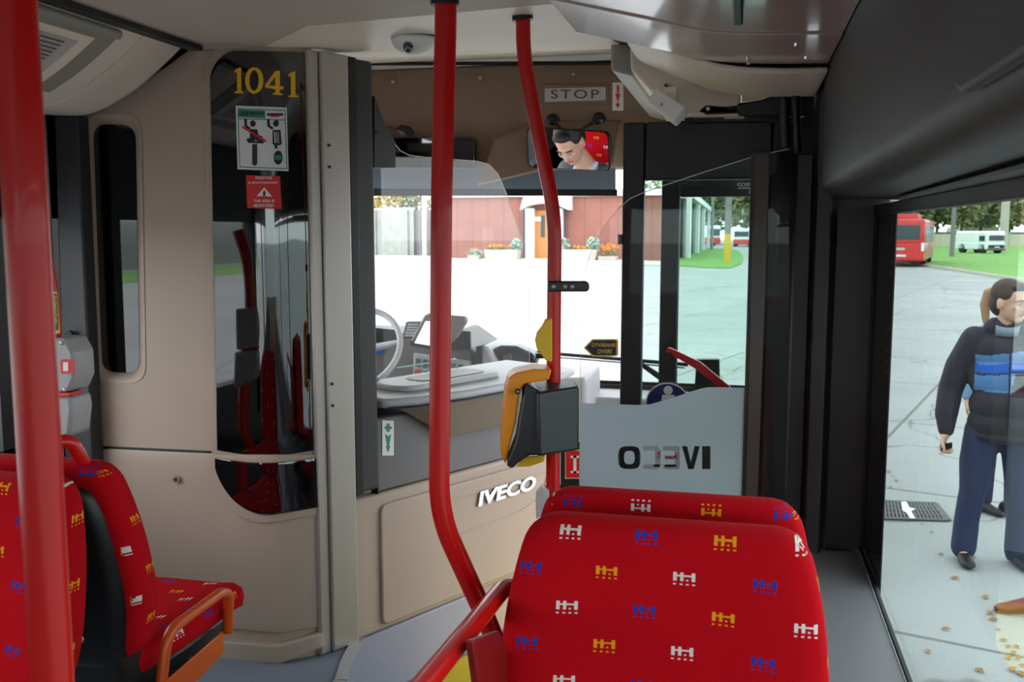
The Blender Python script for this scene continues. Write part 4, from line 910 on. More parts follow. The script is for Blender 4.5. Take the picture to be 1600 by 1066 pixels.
MB().cyl(c0, c0-NY*.002, rad, 40).build('disc_rim', 'white', dc); MB().cyl(c0-NY*.002, c0-NY*.003, rad*.94, 40).build('disc_field', 'sticker_blue', dc)
c1_ = AT(1044, 610, Y=Yl-.0085); MB().cyl(c1_, c1_-NY*.001, .014, 24).build('figure_head', 'white', dc)
MB().prism([AT(x, y, Y=Yl-.0085) for x, y in ((1035, 617), (1054, 617), (1058, 650), (1028, 650))], -NY*.001).build('figure_body', 'white', dc)
# red handle bar and black box by the far leaf
rb = thing('red_lever', 'straight red bar slanting down across the open door glass', 'lever', AT(1085, 575, Y=3.0+.05))
MB().prism(fillet_closed([AT(1040, 549, Y=2.93), AT(1045, 543, Y=2.93), AT(1094, 566, Y=2.93), AT(1140, 604, Y=2.93), AT(1160, 630, Y=2.93), AT(1130, 612, Y=2.93), AT(1086, 576, Y=2.93)], .005), NY*.015).build('lever_bar', 'red_bright', rb, bevel=.003)
p = AT(1048, 552, Y=2.93); MB().cyl(p, p-NY*.001, .005, 12).build('pin_hole', 'black_plastic', rb)
bb = thing('black_post_box', 'small black box standing at the door edge behind the red bar', 'box', AT(1105, 605, Y=4.5))
MB().prism([AT(x, y, Y=4.5) for x, y in ((1088, 562), (1124, 562), (1126, 640), (1083, 640))], NY*.06).build('box_body', 'black_plastic', bb, bevel=.005)
# door drive mechanism
dm = thing('door_drive', 'black door drive arm and bracket above the folded front door', 'mechanism', AT(1150, 180, Y=2.96))
Ym = 2.95
MB().prism([AT(x, y, Y=Ym) for x, y in ((1098, 176), (1250, 168), (1250, 190), (1070, 192), (1070, 184), (1096, 184))], NY*.12).build('bracket', 'black_plastic', dm, bevel=.004)
MB().prism([AT(x, y, Y=Ym-.05) for x, y in ((1102, 162), (1135, 164), (1190, 156), (1205, 150), (1258, 150), (1258, 182), (1200, 182), (1150, 178), (1104, 180), (1086, 176))], NY*.05).build('drive_arm', 'black_plastic', dm, bevel=.005)
MB().tube([AT(1106, 158, Y=Ym-.02), AT(1150, 164, Y=Ym-.02), AT(1190, 160, Y=Ym-.02)], .006, 8).build('rod', 'chrome', dm, smooth=True)
MB().cyl(AT(1079, 176, Y=Ym-.02), AT(1079, 176, Y=Ym+.1), .016, 16).build('roller', 'black_plastic', dm, smooth=True)
MB().tube([AT(1225, 150, Y=Ym-.08), AT(1228, 232, Y=Ym-.08)], .016, 12).build('pivot_tube', 'black_plastic', dm, smooth=True); MB().tube([AT(1243, 150, Y=Ym-.1), AT(1246, 240, Y=Ym-.1)], .011, 12).build('pivot_tube', 'black_plastic', dm, smooth=True)
MB().prism([AT(x, y, Y=Ym-.003) for x, y in ((1131, 181), (1163, 181), (1163, 186), (1131, 186))], -NY*.001).build('type_label', 'label_grey', dm)
MB().cyl(AT(1106, 170, Y=Ym-.051), AT(1106, 170, Y=Ym-.056), .006, 12).build('bolt', 'steel', dm)
# ================================================================ CAMERA DOME
DZ = 2.613
dome = thing('camera_dome', 'white dome camera with black lens under the cream ceiling panel', 'camera', AT(647, 66, Z=2.63))
c0 = AT(647, 62, Z=DZ); rx = .062
MB().cyl(c0+NZ*.012, c0+NZ*.003, rx*1.03, 28).build('base_ring', 'ink_grey', dome, smooth=True)
rings = [[c0+V((rx*math.cos(a)*math.cos(t), rx*math.sin(a)*math.cos(t), -.045*math.sin(t)+.003)) for a in [2*math.pi*k/28 for k in range(28)]] for t in [math.pi/2*j/8*.98 for j in range(9)]]
MB().loft(rings).build('dome_cover', 'white_paint', dome, smooth='all')
cc = AT(638, 72, D=(c0-O0).dot(F2)-.045); MB().ell(cc, (.014, .012, .018), 14, 8).build('lens_window', 'black_glass', dome, smooth='all')
cc = AT(643, 78, D=(c0-O0).dot(F2)-.046); MB().ell(cc, (.006, .006, .006), 10, 6).build('lens', 'steel', dome, smooth='all')
# ================================================================ STOP SIGNAL POST on the left: red tube with sign and alarm boxes
al = thing('alarm_box', 'grey emergency alarm box with red sticker on a post behind the nearest pole', 'alarm box', (-1.75, 1.9, 1.3))
Ya = 1.95
MB().prism([AT(x, y, Y=Ya) for x, y in ((60, 530), (100, 528), (113, 552), (115, 590), (106, 612), (64, 618))], NY*.08).build('alarm_body', 'alarm_grey', al, bevel=.006)
MB().prism([AT(x, y, Y=Ya-.001) for x, y in ((95, 562), (116, 561), (116, 584), (96, 584))], -NY*.0015).build('alarm_sticker', 'sticker_red', al)
MB().prism([AT(x, y, Y=Ya-.003) for x, y in ((99, 566), (107, 566), (107, 580), (99, 580))], -NY*.001).build('alarm_pictogram', 'white', al)
MB().prism([AT(x, y, Y=Ya) for x, y in ((60, 622), (108, 620), (112, 640), (108, 680), (70, 700), (60, 700))], NY*.08).build('lower_body', 'alarm_grey', al, bevel=.008)
MB().prism([AT(x, y, Y=Ya-.002) for x, y in ((60, 614), (108, 614), (108, 619), (60, 621))], NY*.05).build('red_seam', 'sticker_red', al)
for x, y in ((96, 536), (101, 609), (88, 669)): p = AT(x, y, Y=Ya-.001); MB().ell(p, (.005, .003, .005), 10, 6).build('box_screw', 'steel', al, smooth=True)
sg = thing('stop_sign_post', 'red curved tube with blue arrow sticker lettered ZASTÁVKA at far left', 'pole', (-1.8, 1.95, 1.4))
MB().tube(fillet([AT(52, 360, Y=Ya+.02), AT(76, 430, Y=Ya+.02), AT(84, 520, Y=Ya+.02), AT(86, 720, Y=Ya+.04), V((AT(86, 720, Y=Ya+.04).x, Ya+.04, ZP))], .2), .019).build('tube', 'red_paint', sg, smooth=True)
q = [(68, 456), (90, 456), (94, 520), (84, 523), (74, 513), (66, 500)]
MB().prism([AT(x, y, Y=Ya-.002) for x, y in q], -NY*.002).build('arrow_sticker', 'yellow', sg)
q = [(69, 459), (88, 459), (91, 515), (84, 519), (75, 509), (68, 498)]
MB().prism([AT(x, y, Y=Ya-.0045) for x, y in q], -NY*.001).build('arrow_field', 'navy', sg)
o = AT(81, 502, Y=Ya-.006); text('sticker_lettering', 'ZASTÁVKA', o, AT(80, 462, Y=Ya-.006)-o, AT(72, 502, Y=Ya-.006)-o, 'yellow', sg, .0004, bold=.008)
o = AT(90, 506, Y=Ya-.006); text('sticker_lettering', 'NA ZNAMENIE', o, AT(88, 462, Y=Ya-.006)-o, AT(84, 503, Y=Ya-.006)-o, 'yellow', sg, .0004, bold=.008)
# dark grey door post left of the bulkhead
tag(MB().prism([AT(84, 180, Y=2.40), AT(121, 180, Y=2.40), AT(152, 860, Y=2.40), AT(105, 860, Y=2.40)], NY*.05).build('wall_left', 'dark_grey', bevel=.006), **ST)
tag(MB().box((XL-.2, 2.47, 1.8), (.5, .03, 1.9)).build('wall_rear_left', 'rubber'), **ST)
p = AT(111, 523, Y=2.39); tag(MB().cyl(p, p-NY*.012, .012, 14).build('trim_15', 'rubber', smooth=True), **ST)
# ================================================================ CAB FURNITURE
sw = thing('steering_wheel', 'large driver steering wheel seen through the cab pane', 'steering wheel', AT(556, 545, D=4.25))
cw = AT(556, 545, D=4.25); n_ = V((.0, -.80, .60)).normalized(); ax_ = NX; ay_ = n_.cross(ax_).normalized(); Rw = .205
MB().loft([[cw+(ax_*math.cos(a)+ay_*math.sin(a))*(Rw+.014*math.cos(b))+n_*.014*math.sin(b) for b in [2*math.pi*j/10 for j in range(10)]] for a in [2*math.pi*k/40 for k in range(41)]], caps=False).build('rim', 'light_grey', sw, smooth='all')
for a in (.2, math.pi-.2, -math.pi/2): MB().tube([cw-n_*.03, cw+(ax_*math.cos(a)+ay_*math.sin(a))*Rw], [.022, .012], 8).build('spoke', 'light_grey', sw, smooth=True)
MB().cyl(cw-n_*.05, cw-n_*.01, .055, 20).build('hub', 'light_grey', sw, smooth=True)
MB().tube([cw-n_*.05, V((cw.x, cw.y+.35, ZP+.1))], .04, 12).build('column', 'dash_grey', sw)
ds_ = thing('dashboard', 'grey dashboard with switches and red and green buttons behind the steering wheel', 'dashboard', AT(680, 620, D=4.3))
Yd = 4.3
q = [(470, 522), (585, 524), (640, 520), (664, 540), (700, 520), (740, 548), (745, 620), (745, 720), (470, 720)]
MB().prism([AT(x, y, Y=Yd) for x, y in q], NY*.5).build('dash_body', 'dash_grey', ds_, bevel=.02, seg=3)
q = [(646, 552), (700, 560), (735, 565), (735, 600), (690, 606), (645, 588)]
MB().prism([AT(x, y, Y=Yd-.02) for x, y in q], NY*.03).build('switch_panel', 'light_grey', ds_, bevel=.004)
for k in range(7): MB().prism([AT(x+650+k*11, y+k*1.5, Y=Yd-.025) for x, y in ((0, 560), (7, 561), (6, 574), (-1, 573))], NY*.01).build('switch', 'ink_grey', ds_, bevel=.002)
for x, y, m_ in ((653, 581, 'sticker_red'), (667, 584, 'sticker_green')): p = AT(x, y, Y=Yd-.02); MB().cyl(p, p-NY*.014, .014, 16).build('push_button', m_, ds_, smooth=True)
q = [(662, 512), (735, 518), (735, 546), (700, 548), (662, 540)]
MB().prism([AT(x, y, Y=Yd-.01) for x, y in q], NY*.02).build('recess', 'black_plastic', ds_, bevel=.004)
for k in range(5): MB().prism([AT(x, y+k*4.2, Y=Yd-.006) for x, y in ((638-k, 506), (654-k, 506), (652-k, 509), (636-k, 509))], NY*.01).build('vent_slat', 'light_grey', ds_)
MB().prism([AT(x, y, Y=Yd+.0) for x, y in ((634, 503), (656, 503), (650, 530), (628, 530))], NY*.05).build('air_vent', 'dash_grey', ds_, bevel=.004)
MB().prism([AT(x, y, Y=Yd-.004) for x, y in ((585, 512), (622, 516), (622, 532), (585, 534))], NY*.02).build('instrument_hood', 'black_plastic', ds_, bevel=.003)
MB().prism([AT(x, y, Y=Yd-.01) for x, y in ((586, 544), (600, 544), (598, 552), (586, 552))], NY*.008).build('small_display', 'jacket_blue', ds_)
tk = thing('ticket_machine', 'tilted ticket machine with bright pale screen on the dashboard', 'ticket machine', AT(680, 540, Y=4.1))
Yt = 4.1
MB().prism([AT(x, y, Y=Yt) for x, y in ((662, 494), (668, 490), (726, 495), (728, 503), (712, 528), (690, 548), (644, 538), (642, 532))], NY*.05).build('machine_body', 'tray_grey', tk, bevel=.008)
MB().prism([AT(x, y, Y=Yt-.002) for x, y in ((665, 502), (700, 503), (690, 543), (648, 536))], -NY*.003).build('machine_screen', 'screen', tk)
MB().prism([AT(x, y, Y=Yt-.002) for x, y in ((641, 531), (646, 536), (690, 543), (688, 548), (642, 540))], -NY*.008).build('keypad', 'black_plastic', tk)
MB().tube([AT(685, 540, Y=Yt+.03), AT(690, 575, Y=Yd)], .02, 10).build('machine_stand', 'dash_grey', tk)
cn = thing('console_fairing', 'light grey curved console fairing to the right of the dashboard', 'console', AT(800, 600, Y=4.3))
MB().prism([AT(x, y, Y=4.28) for x, y in ((748, 560), (750, 541), (762, 540), (772, 560), (786, 584), (800, 592), (915, 590), (916, 606), (916, 760), (748, 760))], NY*.45).build('fairing_body', 'light_grey', cn, bevel=.02, seg=3)
MB().prism([AT(x, y, Y=4.27) for x, y in ((744, 542), (752, 540), (753, 610), (742, 610))], NY*.05).build('fairing_gap', 'rubber', cn)
sc_ = thing('passenger_counter', 'rounded black device standing on the light grey console', 'device', AT(800, 560, Y=4.35))
MB().prism([AT(x, y, Y=4.32) for x, y in ((768, 545), (782, 540), (806, 541), (830, 552), (838, 560), (832, 575), (794, 580), (780, 574))], NY*.12).build('device_body', 'black_plastic', sc_, bevel=.018, seg=3)
MB().prism([AT(x, y, Y=4.315) for x, y in ((786, 556), (797, 552), (800, 560), (798, 576), (788, 572))], NY*.01).build('device_face', 'ink_grey', sc_, bevel=.003)
MB().tube([AT(836, 556, Y=4.38), AT(850, 556, Y=4.38)], .014, 8).build('device_plug', 'black_plastic', sc_)
# interior mirror on two suction arms
mi = thing('interior_mirror', 'rectangular black rimmed interior mirror reflecting the driver', 'mirror', AT(889, 232, Y=4.12))
Mc = AT(889, 232, Y=4.12); head = V((-1.46, 3.20, 1.86))
mn = ((O0-Mc).normalized()+(head-Mc).normalized()).normalized()
mx_ = NZ.cross(mn).normalized(); mz_ = mn.cross(mx_)
# keep the outline where the picture shows it: corners projected on the mirror plane
mp_ = lambda x, y, off=0: AT(x, y, pl=(Mc+mn*off, mn))
mq = [(822, 198), (952, 206), (955, 268), (824, 262)]
oq = fillet_closed([mp_(x, y, -.001) for x, y in mq], .028, 6); 
MB().prism(oq, -mn*.018).build('mirror_shell', 'black_plastic', mi, bevel=.004)
cq = sum(oq, V())/len(oq)
MB().prism([cq+(p-cq)*.955+mn*.0012 for p in oq], -mn*.001).build('mirror_glass', 'mirror', mi)
for x, y in ((864, 188), (936, 186)): p = AT(x, y, Y=YH); MB().tube([p, p-NY*.02, p-NY*.03], [.030, .026, .012], 20).build('suction_foot', 'black_plastic', mi, smooth=True)
c_ = mp_(889, 206, -.02)
for x, y in ((864, 188), (936, 186)): p = AT(x, y, Y=YH-.03); MB().tube([p, p.lerp(c_, .6)-NZ*.015, c_], .007, 8).build('arm', 'black_plastic', mi, smooth=True)

# notice sheet seen through the cut-out letters
nb = thing('notice_sheet', 'white notice sheet with red print on the door, glimpsed through the cut-out lettering', 'notice', AT(1034, 745, Y=2.97))
fp = Face(*rectpx(1004, 686, 1062, 748, Y=2.97), .0); fp.rect('sheet', 0, 0, 1, 1, 'white', nb, 0, .001)
fp.text('sheet_print', '15', .33, .52, .50, .68, 'sticker_red', nb, .002, bold=.02); fp.text('sheet_print', 'stok', .62, .50, .95, .66, 'sticker_red', nb, .002, bold=.02)
for k, (a0, a1) in enumerate(((.3, .5), (.6, .9), (.3, .45), (.6, .95))): fp.rect('print_line', a0, .30-.12*(k//2), a1, .36-.12*(k//2), 'ink', nb, .002)
# ================================================================ PEOPLE
def chain(mb, pts, rs, n=12):
    for i in range(len(pts)-1):
        a, b = V(pts[i]), V(pts[i+1]); m = 4
        mb.tube([a.lerp(b, k/m) for k in range(m+1)], [rs[i]+(rs[i+1]-rs[i])*k/m for k in range(m+1)], n)
        mb.ell(a, rs[i], n, 8)
    mb.ell(V(pts[-1]), rs[-1], n, 8); return mb
def hand(mb, w, d, side, palm_n, curl=.6, s=1.0):
    # w wrist, d direction of the fingers, palm_n the way the palm faces, side = thumb side direction
    w, d, side, pn = V(w), V(d).normalized(), V(side).normalized(), V(palm_n).normalized()
    pc = w+d*.05*s; mb.ell(pc, (.046*s, .038*s, .015*s), 12, 8, (d, side, pn))
    mb.tube([w-d*.02, w+d*.03], [.024*s, .026*s], 10)
    for k, (off, ln) in enumerate(((.028, .074), (.009, .084), (-.010, .078), (-.028, .060))):
        p = w+d*.082*s+side*off*s; pts = [p-d*.03*s, p]; dd = d.copy()
        for seg_, c in ((.42, curl), (.32, curl*1.1), (.26, curl*.7)):
            dd = (dd*math.cos(c)+pn*math.sin(c)).normalized(); pts.append(pts[-1]+dd*ln*seg_*s)
            pn2 = pn
            pn = (pn-dd*pn.dot(dd)).normalized()
        pn = V(palm_n).normalized()
        chain(mb, pts, [.0095*s, .0095*s, .0088*s, .008*s, .0072*s], 8)
    t0 = w+d*.022*s+side*.026*s; t1 = t0+(d*.6+side*.7+pn*.3).normalized()*.038*s; t2 = t1+(d*.9+side*.15+pn*.5).normalized()*.03*s; t3 = t2+(d*.9+pn*.5-side*.1).normalized()*.024*s
    chain(mb, [t0, t1, t2, t3], [.014*s, .0115*s, .0105*s, .0085*s], 8)
def head_blobs(mb, c, f, u, s=1.0):
    f = V(f).normalized(); r = f.cross(V(u)).normalized(); u = r.cross(f).normalized(); c = V(c)
    P = lambda x, y, z: c+r*x*s+f*y*s+u*z*s; ax = (r, f, u)
    mb.ell(P(0, -.012, .035), (.076*s, .094*s, .088*s), 20, 14, ax)
    mb.ell(P(0, .014, -.03), (.062*s, .074*s, .080*s), 18, 12, ax); mb.ell(P(0, .052, -.085), (.030*s, .028*s, .024*s), 12, 8, ax)
    mb.ell(P(0, .078, .022), (.050*s, .014*s, .012*s), 12, 8, ax)
    mb.tube([P(0, .080, .018), P(0, .098, -.018), P(0, .104, -.030), P(0, .088, -.036)], [.008*s, .011*s, .013*s, .010*s], 10); mb.ell(P(.012, .088, -.032), .0085*s, 8, 6); mb.ell(P(-.012, .088, -.032), .0085*s, 8, 6)
    mb.ell(P(0, .078, -.056), (.024*s, .012*s, .010*s), 10, 8, ax)
    for q in (-1, 1):
        mb.ell(P(q*.036, .062, -.018), (.022*s, .020*s, .022*s), 10, 8, ax)
        mb.ell(P(q*.078, -.008, -.005), (.010*s, .020*s, .032*s), 10, 8, ax)
    return P, ax
def head_parts(par, P, ax, s, hair, style='short'):
    for q in (-1, 1):
        e = MB().ell(P(q*.031, .0785, .003), (.0125*s, .009*s, .0065*s), 12, 8, ax).build('eye', 'eye_white', par, smooth='all')
        MB().ell(P(q*.031+.001, .0855, .002), (.0062*s, .004*s, .0058*s), 10, 6, ax).build('iris', 'eye_dark', e, smooth='all')
        MB().tube([P(q*.014, .093, .022), P(q*.032, .090, .027), P(q*.050, .076, .021)], [.003*s, .0042*s, .0025*s], 6).build('eyebrow', hair, par, smooth='all')
    MB().tube([P(-.024, .081, -.057), P(-.008, .091, -.055), P(.008, .091, -.055), P(.024, .081, -.057)], [.003*s, .0052*s, .0052*s, .003*s], 8).build('mouth', 'lip', par, smooth='all')
    h = MB(); h.ell(P(0, -.024, .056), (.083*s, .094*s, .084*s), 20, 12, ax); h.ell(P(0, -.055, .0), (.076*s, .066*s, .085*s), 16, 10, ax)
    for q in (-1, 1): h.ell(P(q*.052, -.005, .05), (.032*s, .055*s, .042*s), 12, 8, ax)
    h.ell(P(0, .052, .098), (.056*s, .034*s, .026*s), 14, 8, ax)
    if style == 'tail':
        h.tube([P(0, -.10, .05), P(0, -.15, .03), P(0, -.17, -.06), P(0, -.16, -.16), P(0, -.15, -.24)], [.028*s, .036*s, .036*s, .028*s, .012*s], 10)
        h.ell(P(0, -.06, -.03), (.072*s, .06*s, .09*s), 12, 8, ax)
    remesh('hair', h, hair, par, .006, 3)
def frame_at(px, py):
    g = AT(px, py, Z=0); vd = V((g.x, g.y, 0)).normalized(); ex = V((vd.y, -vd.x, 0)); return g, ex, vd
def shoe(mb, a, d, s=1.0):
    a = V(a); d = V(d).normalized(); r = d.cross(NZ); rings = []
    for t, w_, h0, h in ((-.10, .022, .015, .07), (-.08, .036, .0, .095), (-.02, .038, .0, .10), (.05, .043, .0, .075), (.11, .047, .0, .055), (.155, .042, .0, .045), (.185, .02, .008, .03)):
        c = a+d*t*s; rings.append([c+r*(w_*math.cos(q))*s+NZ*max(h0, (h0+h)/2+(h-h0)/2*math.sin(q)) for q in [2*math.pi*k/14 for k in range(14)]])
    return mb.loft(rings)
# --- man standing in the yard, seen through the side window
g, ex, vd = frame_at(1549, 884)
def W(x, y, z): return g+ex*x+vd*y+NZ*z
man = thing('person', 'man in dark and light blue jacket and blue trousers standing outside the side window', 'person', g)
b = MB(); hf_ = (ex*.80-vd*.60).normalized()
P, axh = head_blobs(b, W(.02, 0, 1.665), hf_-NZ*.05, NZ, 1.08)
chain(b, [W(.015, .02, 1.61), W(.005, .03, 1.50), W(0, .03, 1.40)], [.060, .064, .09])
chain(b, [W(0, .03, 1.35), W(0, .02, 1.15), W(0, .01, .98)], [.12, .12, .12])
hand_w = W(-.30, -.04, .835)
chain(b, [W(-.17, .03, 1.43), W(-.275, .05, 1.13), hand_w], [.05, .042, .028]); hand(b, hand_w, V(-ex*.15-vd*.25-NZ*.9), -vd-ex*.3, ex*.8-vd*.5, .75, 1.12)
chain(b, [W(.19, .03, 1.43), W(.33, .04, 1.14), W(.30, -.14, .93)], [.05, .042, .028]); hand(b, W(.30, -.14, .93), V(-ex*.3-vd*.5-NZ*.6), -vd, -ex, .7, 1.05)
chain(b, [W(-.09, .01, .94), W(-.13, -.01, .5), W(-.165, .03, .10), W(-.16, -.03, .06)], [.075, .055, .04, .035]); chain(b, [W(.09, .02, .94), W(.13, .02, .5), W(.14, .12, .10), W(.15, .06, .06)], [.075, .055, .04, .035])
remesh('body', b, 'skin', man, .0065, 2)
head_parts(man, P, axh, 1.08, 'hair_brown')
j = MB(); AXW = (ex, vd, NZ)
j.ell(W(0.01, .02, 1.36), (.215, .125, .13), 20, 12, AXW); j.ell(W(0.01, .015, 1.20), (.21, .14, .17), 20, 12, AXW); j.ell(W(0.02, .0, 1.03), (.205, .155, .15), 20, 12, AXW)
j.ell(W(0.02, .0, .92), (.208, .158, .13), 20, 10, AXW); j.ell(W(.02, 0, .84), (.20, .152, .05), 20, 10, AXW)
chain(j, [W(-.165, .03, 1.43), W(-.25, .045, 1.25), W(-.29, .05, 1.10), W(-.305, .0, .95), W(-.30, -.03, .855)], [.085, .082, .076, .070, .050]); chain(j, [W(.18, .03, 1.43), W(.30, .045, 1.18), W(.34, .03, 1.10), W(.31, -.11, .97)], [.085, .075, .068, .05])
chain(j, [W(-.05, .03, 1.50), W(.08, .03, 1.50)], [.075, .075])
jk = remesh('jacket', j, 'jacket', man, .009, 3)
for m_ in ('jacket_light', 'jacket_blue'): jk.data.materials.append(MATS[m_])
for p in jk.data.polygons:
    q = p.center; x, y, z = q.dot(ex), q.dot(vd), q.z; wv = .012*math.sin(x*14)
    if y < -.02 and -.155 < x < .24:
        if 1.298+wv < z < 1.362+wv+(x*.06): p.material_index = 1
        elif 1.245+wv < z <= 1.298+wv: p.material_index = 2
        elif 1.125 < z < 1.235+wv and -.17 < x < .06-(1.19-z)*.2: p.material_index = 1
MB().tube([W(.035, -.135, 1.38), W(.04, -.155, 1.20), W(.045, -.165, 1.0), W(.045, -.17, .90)], .005, 6).build('zip', 'ink', man)
c_ = MB(); c_.loft([[W(.01, .0, 1.465)+ex*(.078*math.cos(a))+vd*(.075*math.sin(a)) for a in [2*math.pi*k/16 for k in range(16)]], [W(.015, .0, 1.54)+ex*(.080*math.cos(a))+vd*(.078*math.sin(a))+NZ*.02*math.sin(a) for a in [2*math.pi*k/16 for k in range(16)]]], caps=False); c_.build('collar', 'collar_grey', man, smooth='all', solid=.006)
t_ = MB()
t_.ell(W(.02, .01, .93), (.185, .14, .10), 18, 10, AXW)
chain(t_, [W(-.085, .01, .86), W(-.12, -.0, .66), W(-.13, -.01, .48), W(-.155, .02, .28), W(-.165, .02, .09)], [.115, .100, .080, .076, .078]); chain(t_, [W(.11, .02, .86), W(.125, .02, .66), W(.13, .02, .48), W(.14, .08, .28), W(.14, .10, .09)], [.115, .100, .080, .076, .078])
remesh('trousers', t_, 'trousers', man, .011, 3)
for (x, y), d in (((-.165, .0), ex*.25-vd*.97), ((.145, .07), ex*.5-vd*.85)): shoe(MB(), W(x, y, .005), d).build('shoe', 'shoe', man, smooth='all')
ph = thing('phone', 'black phone held in the hand of the man outside', 'phone', hand_w)
MB().box(hand_w+V((0, 0, -.085))-vd*.035+ex*.01, (.10, .012, .05), ((-vd*.8-ex*.5).normalized(), ex, NZ)).build('phone_body', 'black_plastic', ph, bevel=.004)
# --- woman behind him
g2, ex2, vd2 = frame_at(1558, 804)
def W2(x, y, z): return g2+ex2*x+vd2*y+NZ*z
wo = thing('person', 'woman with light brown ponytail and pale denim jacket half hidden behind the man', 'person', g2)
b = MB(); P, axh = head_blobs(b, W2(-.0, 0, 1.625), ex2*.93-vd2*.3, NZ, 1.0)
chain(b, [W2(0, .0, 1.55), W2(-.01, .02, 1.42), W2(0, .02, 1.3), W2(0, .02, .95)], [.045, .05, .09, .11])
for q in (-1, 1):
    hw = W2(q*.24, -.02, .84); chain(b, [W2(q*.15, .02, 1.36), W2(q*.22, .04, 1.08), hw], [.04, .035, .024]); hand(b, hw, V(-NZ), -vd2, -ex2*q, .4, .95); chain(b, [W2(q*.08, .02, .9), W2(q*.09, 0, .48), W2(q*.09, .03, .08)], [.08, .055, .035])
remesh('body', b, 'skin', wo, .009, 2); head_parts(wo, P, axh, 1.0, 'hair_blond', 'tail')
j = MB(); ax2 = (ex2, vd2, NZ); j.ell(W2(0, .02, 1.3), (.17, .11, .14), 16, 10, ax2); j.ell(W2(0, .02, 1.1), (.155, .115, .18), 16, 10, ax2); j.ell(W2(0, .02, .95), (.165, .12, .1), 16, 10, ax2)
for q in (-1, 1): chain(j, [W2(q*.14, .02, 1.36), W2(q*.225, .04, 1.08), W2(q*.24, -.01, .88)], [.065, .055, .042])
remesh('jacket', j, 'denim_light', wo, .012, 3)
t_ = MB(); t_.ell(W2(0, .02, .9), (.16, .12, .1), 16, 10, ax2)
for q in (-1, 1): chain(t_, [W2(q*.08, .02, .85), W2(q*.09, 0, .48), W2(q*.09, .03, .1)], [.095, .068, .055])
remesh('trousers', t_, 'trousers', wo, .012, 3)
for q in (-1, 1): shoe(MB(), W2(q*.09, 0, .005), ex2*.8-vd2*.5, .9).build('shoe', 'shoe', wo, smooth='all')
sh_ = thing('shoe', 'dark red shoe on the concrete at the right edge, below the man', 'shoe', AT(1606, 956, Z=0))
g3 = AT(1608, 958, Z=0); shoe(MB(), g3+NZ*.004, -ex*.9-vd*.4).build('shoe_upper', 'red_dark', sh_, smooth='all')
# --- driver in the cab (seen in the mirror)
dr = thing('person', 'dark haired driver in grey suit and tie seen in the interior mirror', 'person', (-1.45, 3.2, 1.3))
ds0 = V((-1.46, 3.02, 0)); 
def W3(x, y, z): return ds0+V((x, y, z))
b = MB(); P, axh = head_blobs(b, W3(0, .16, 1.88), V((.15, .95, -.28)), V((.0, .25, 1)), 1.0)
chain(b, [W3(0, .13, 1.82), W3(0, .07, 1.70), W3(0, .04, 1.58)], [.052, .056, .09]); chain(b, [W3(0, .02, 1.5), W3(0, -.02, 1.16)], [.11, .12])
for q in (-1, 1):
    hw = W3(q*.15, .78, 1.42); chain(b, [W3(q*.17, .02, 1.60), W3(q*.24, .30, 1.36), hw], [.045, .04, .026]); hand(b, hw, V((0, .8, -.3)), V((-q*.8, 0, .5)), V((0, -.2, -1)), .8)
    chain(b, [W3(q*.10, .0, 1.14), W3(q*.14, .48, 1.14), W3(q*.13, .62, .93)], [.085, .06, .042])
remesh('body', b, 'skin', dr, .0075, 2); head_parts(dr, P, axh, 1.0, 'hair_black')
j = MB(); j.ell(W3(0, .03, 1.54), (.21, .12, .13), 18, 10); j.ell(W3(0, .0, 1.36), (.19, .135, .18), 18, 10); j.ell(W3(0, -.02, 1.18), (.19, .15, .12), 18, 10)
for q in (-1, 1): chain(j, [W3(q*.16, .02, 1.60), W3(q*.24, .30, 1.36), W3(q*.16, .70, 1.41)], [.078, .062, .045])
remesh('suit_jacket', j, 'suit_grey', dr, .012, 3)
MB().loft([[W3(-.05, .10, 1.66), W3(.05, .10, 1.66), W3(.05, .13, 1.66), W3(-.05, .13, 1.66)], [W3(-.03, .15, 1.36), W3(.03, .15, 1.36), W3(.03, .165, 1.36), W3(-.03, .165, 1.36)]]).build('shirt_front', 'shirt', dr, smooth=True)
MB().tube([W3(-.06, .04, 1.69), W3(-.05, .12, 1.67), W3(0, .15, 1.645), W3(.05, .12, 1.67), W3(.06, .04, 1.69)], .014, 8).build('shirt_collar', 'shirt', dr, smooth=True)
MB().loft([[W3(-.014, .155, 1.64), W3(.014, .155, 1.64), W3(.014, .17, 1.64), W3(-.014, .17, 1.64)], [W3(-.028, .17, 1.38), W3(.028, .17, 1.38), W3(.028, .18, 1.38), W3(-.028, .18, 1.38)]]).build('tie', 'tie', dr)
t_ = MB(); t_.ell(W3(0, 0, 1.14), (.19, .15, .1), 16, 10)
for q in (-1, 1): chain(t_, [W3(q*.10, .0, 1.12), W3(q*.14, .48, 1.13), W3(q*.13, .60, .95)], [.105, .08, .065])
remesh('trousers', t_, 'ink', dr, .012, 3)
for q in (-1, 1): shoe(MB(), W3(q*.13, .66, ZP+.02), V((0, 1, 0))).build('shoe', 'shoe', dr, smooth='all')
dst = thing('driver_seat', 'high backed red driver seat behind the driver, seen in the mirror', 'seat', (-1.42, 2.95, ZP))
o_ = outline([(1.02, .22), (1.3, .245), (1.6, .24), (1.78, .17), (2.0, .14)], (.05, .06))
sb_ = cushion('backrest', o_, [(.02, -.05), (0, -.03), (0, .02), (.02, .04), (.07, .045)], lambda x, z, h: V((-1.46+x, 2.84+h-(z-1.1)*.1, z)), 'seat_fabric', dst); set_uv(sb_, lambda c, n: (-c.x, c.z))
o_ = [(x, y) for x, y in outline([(2.98, .22), (3.2, .25), (3.44, .24)], (.04, .07))]
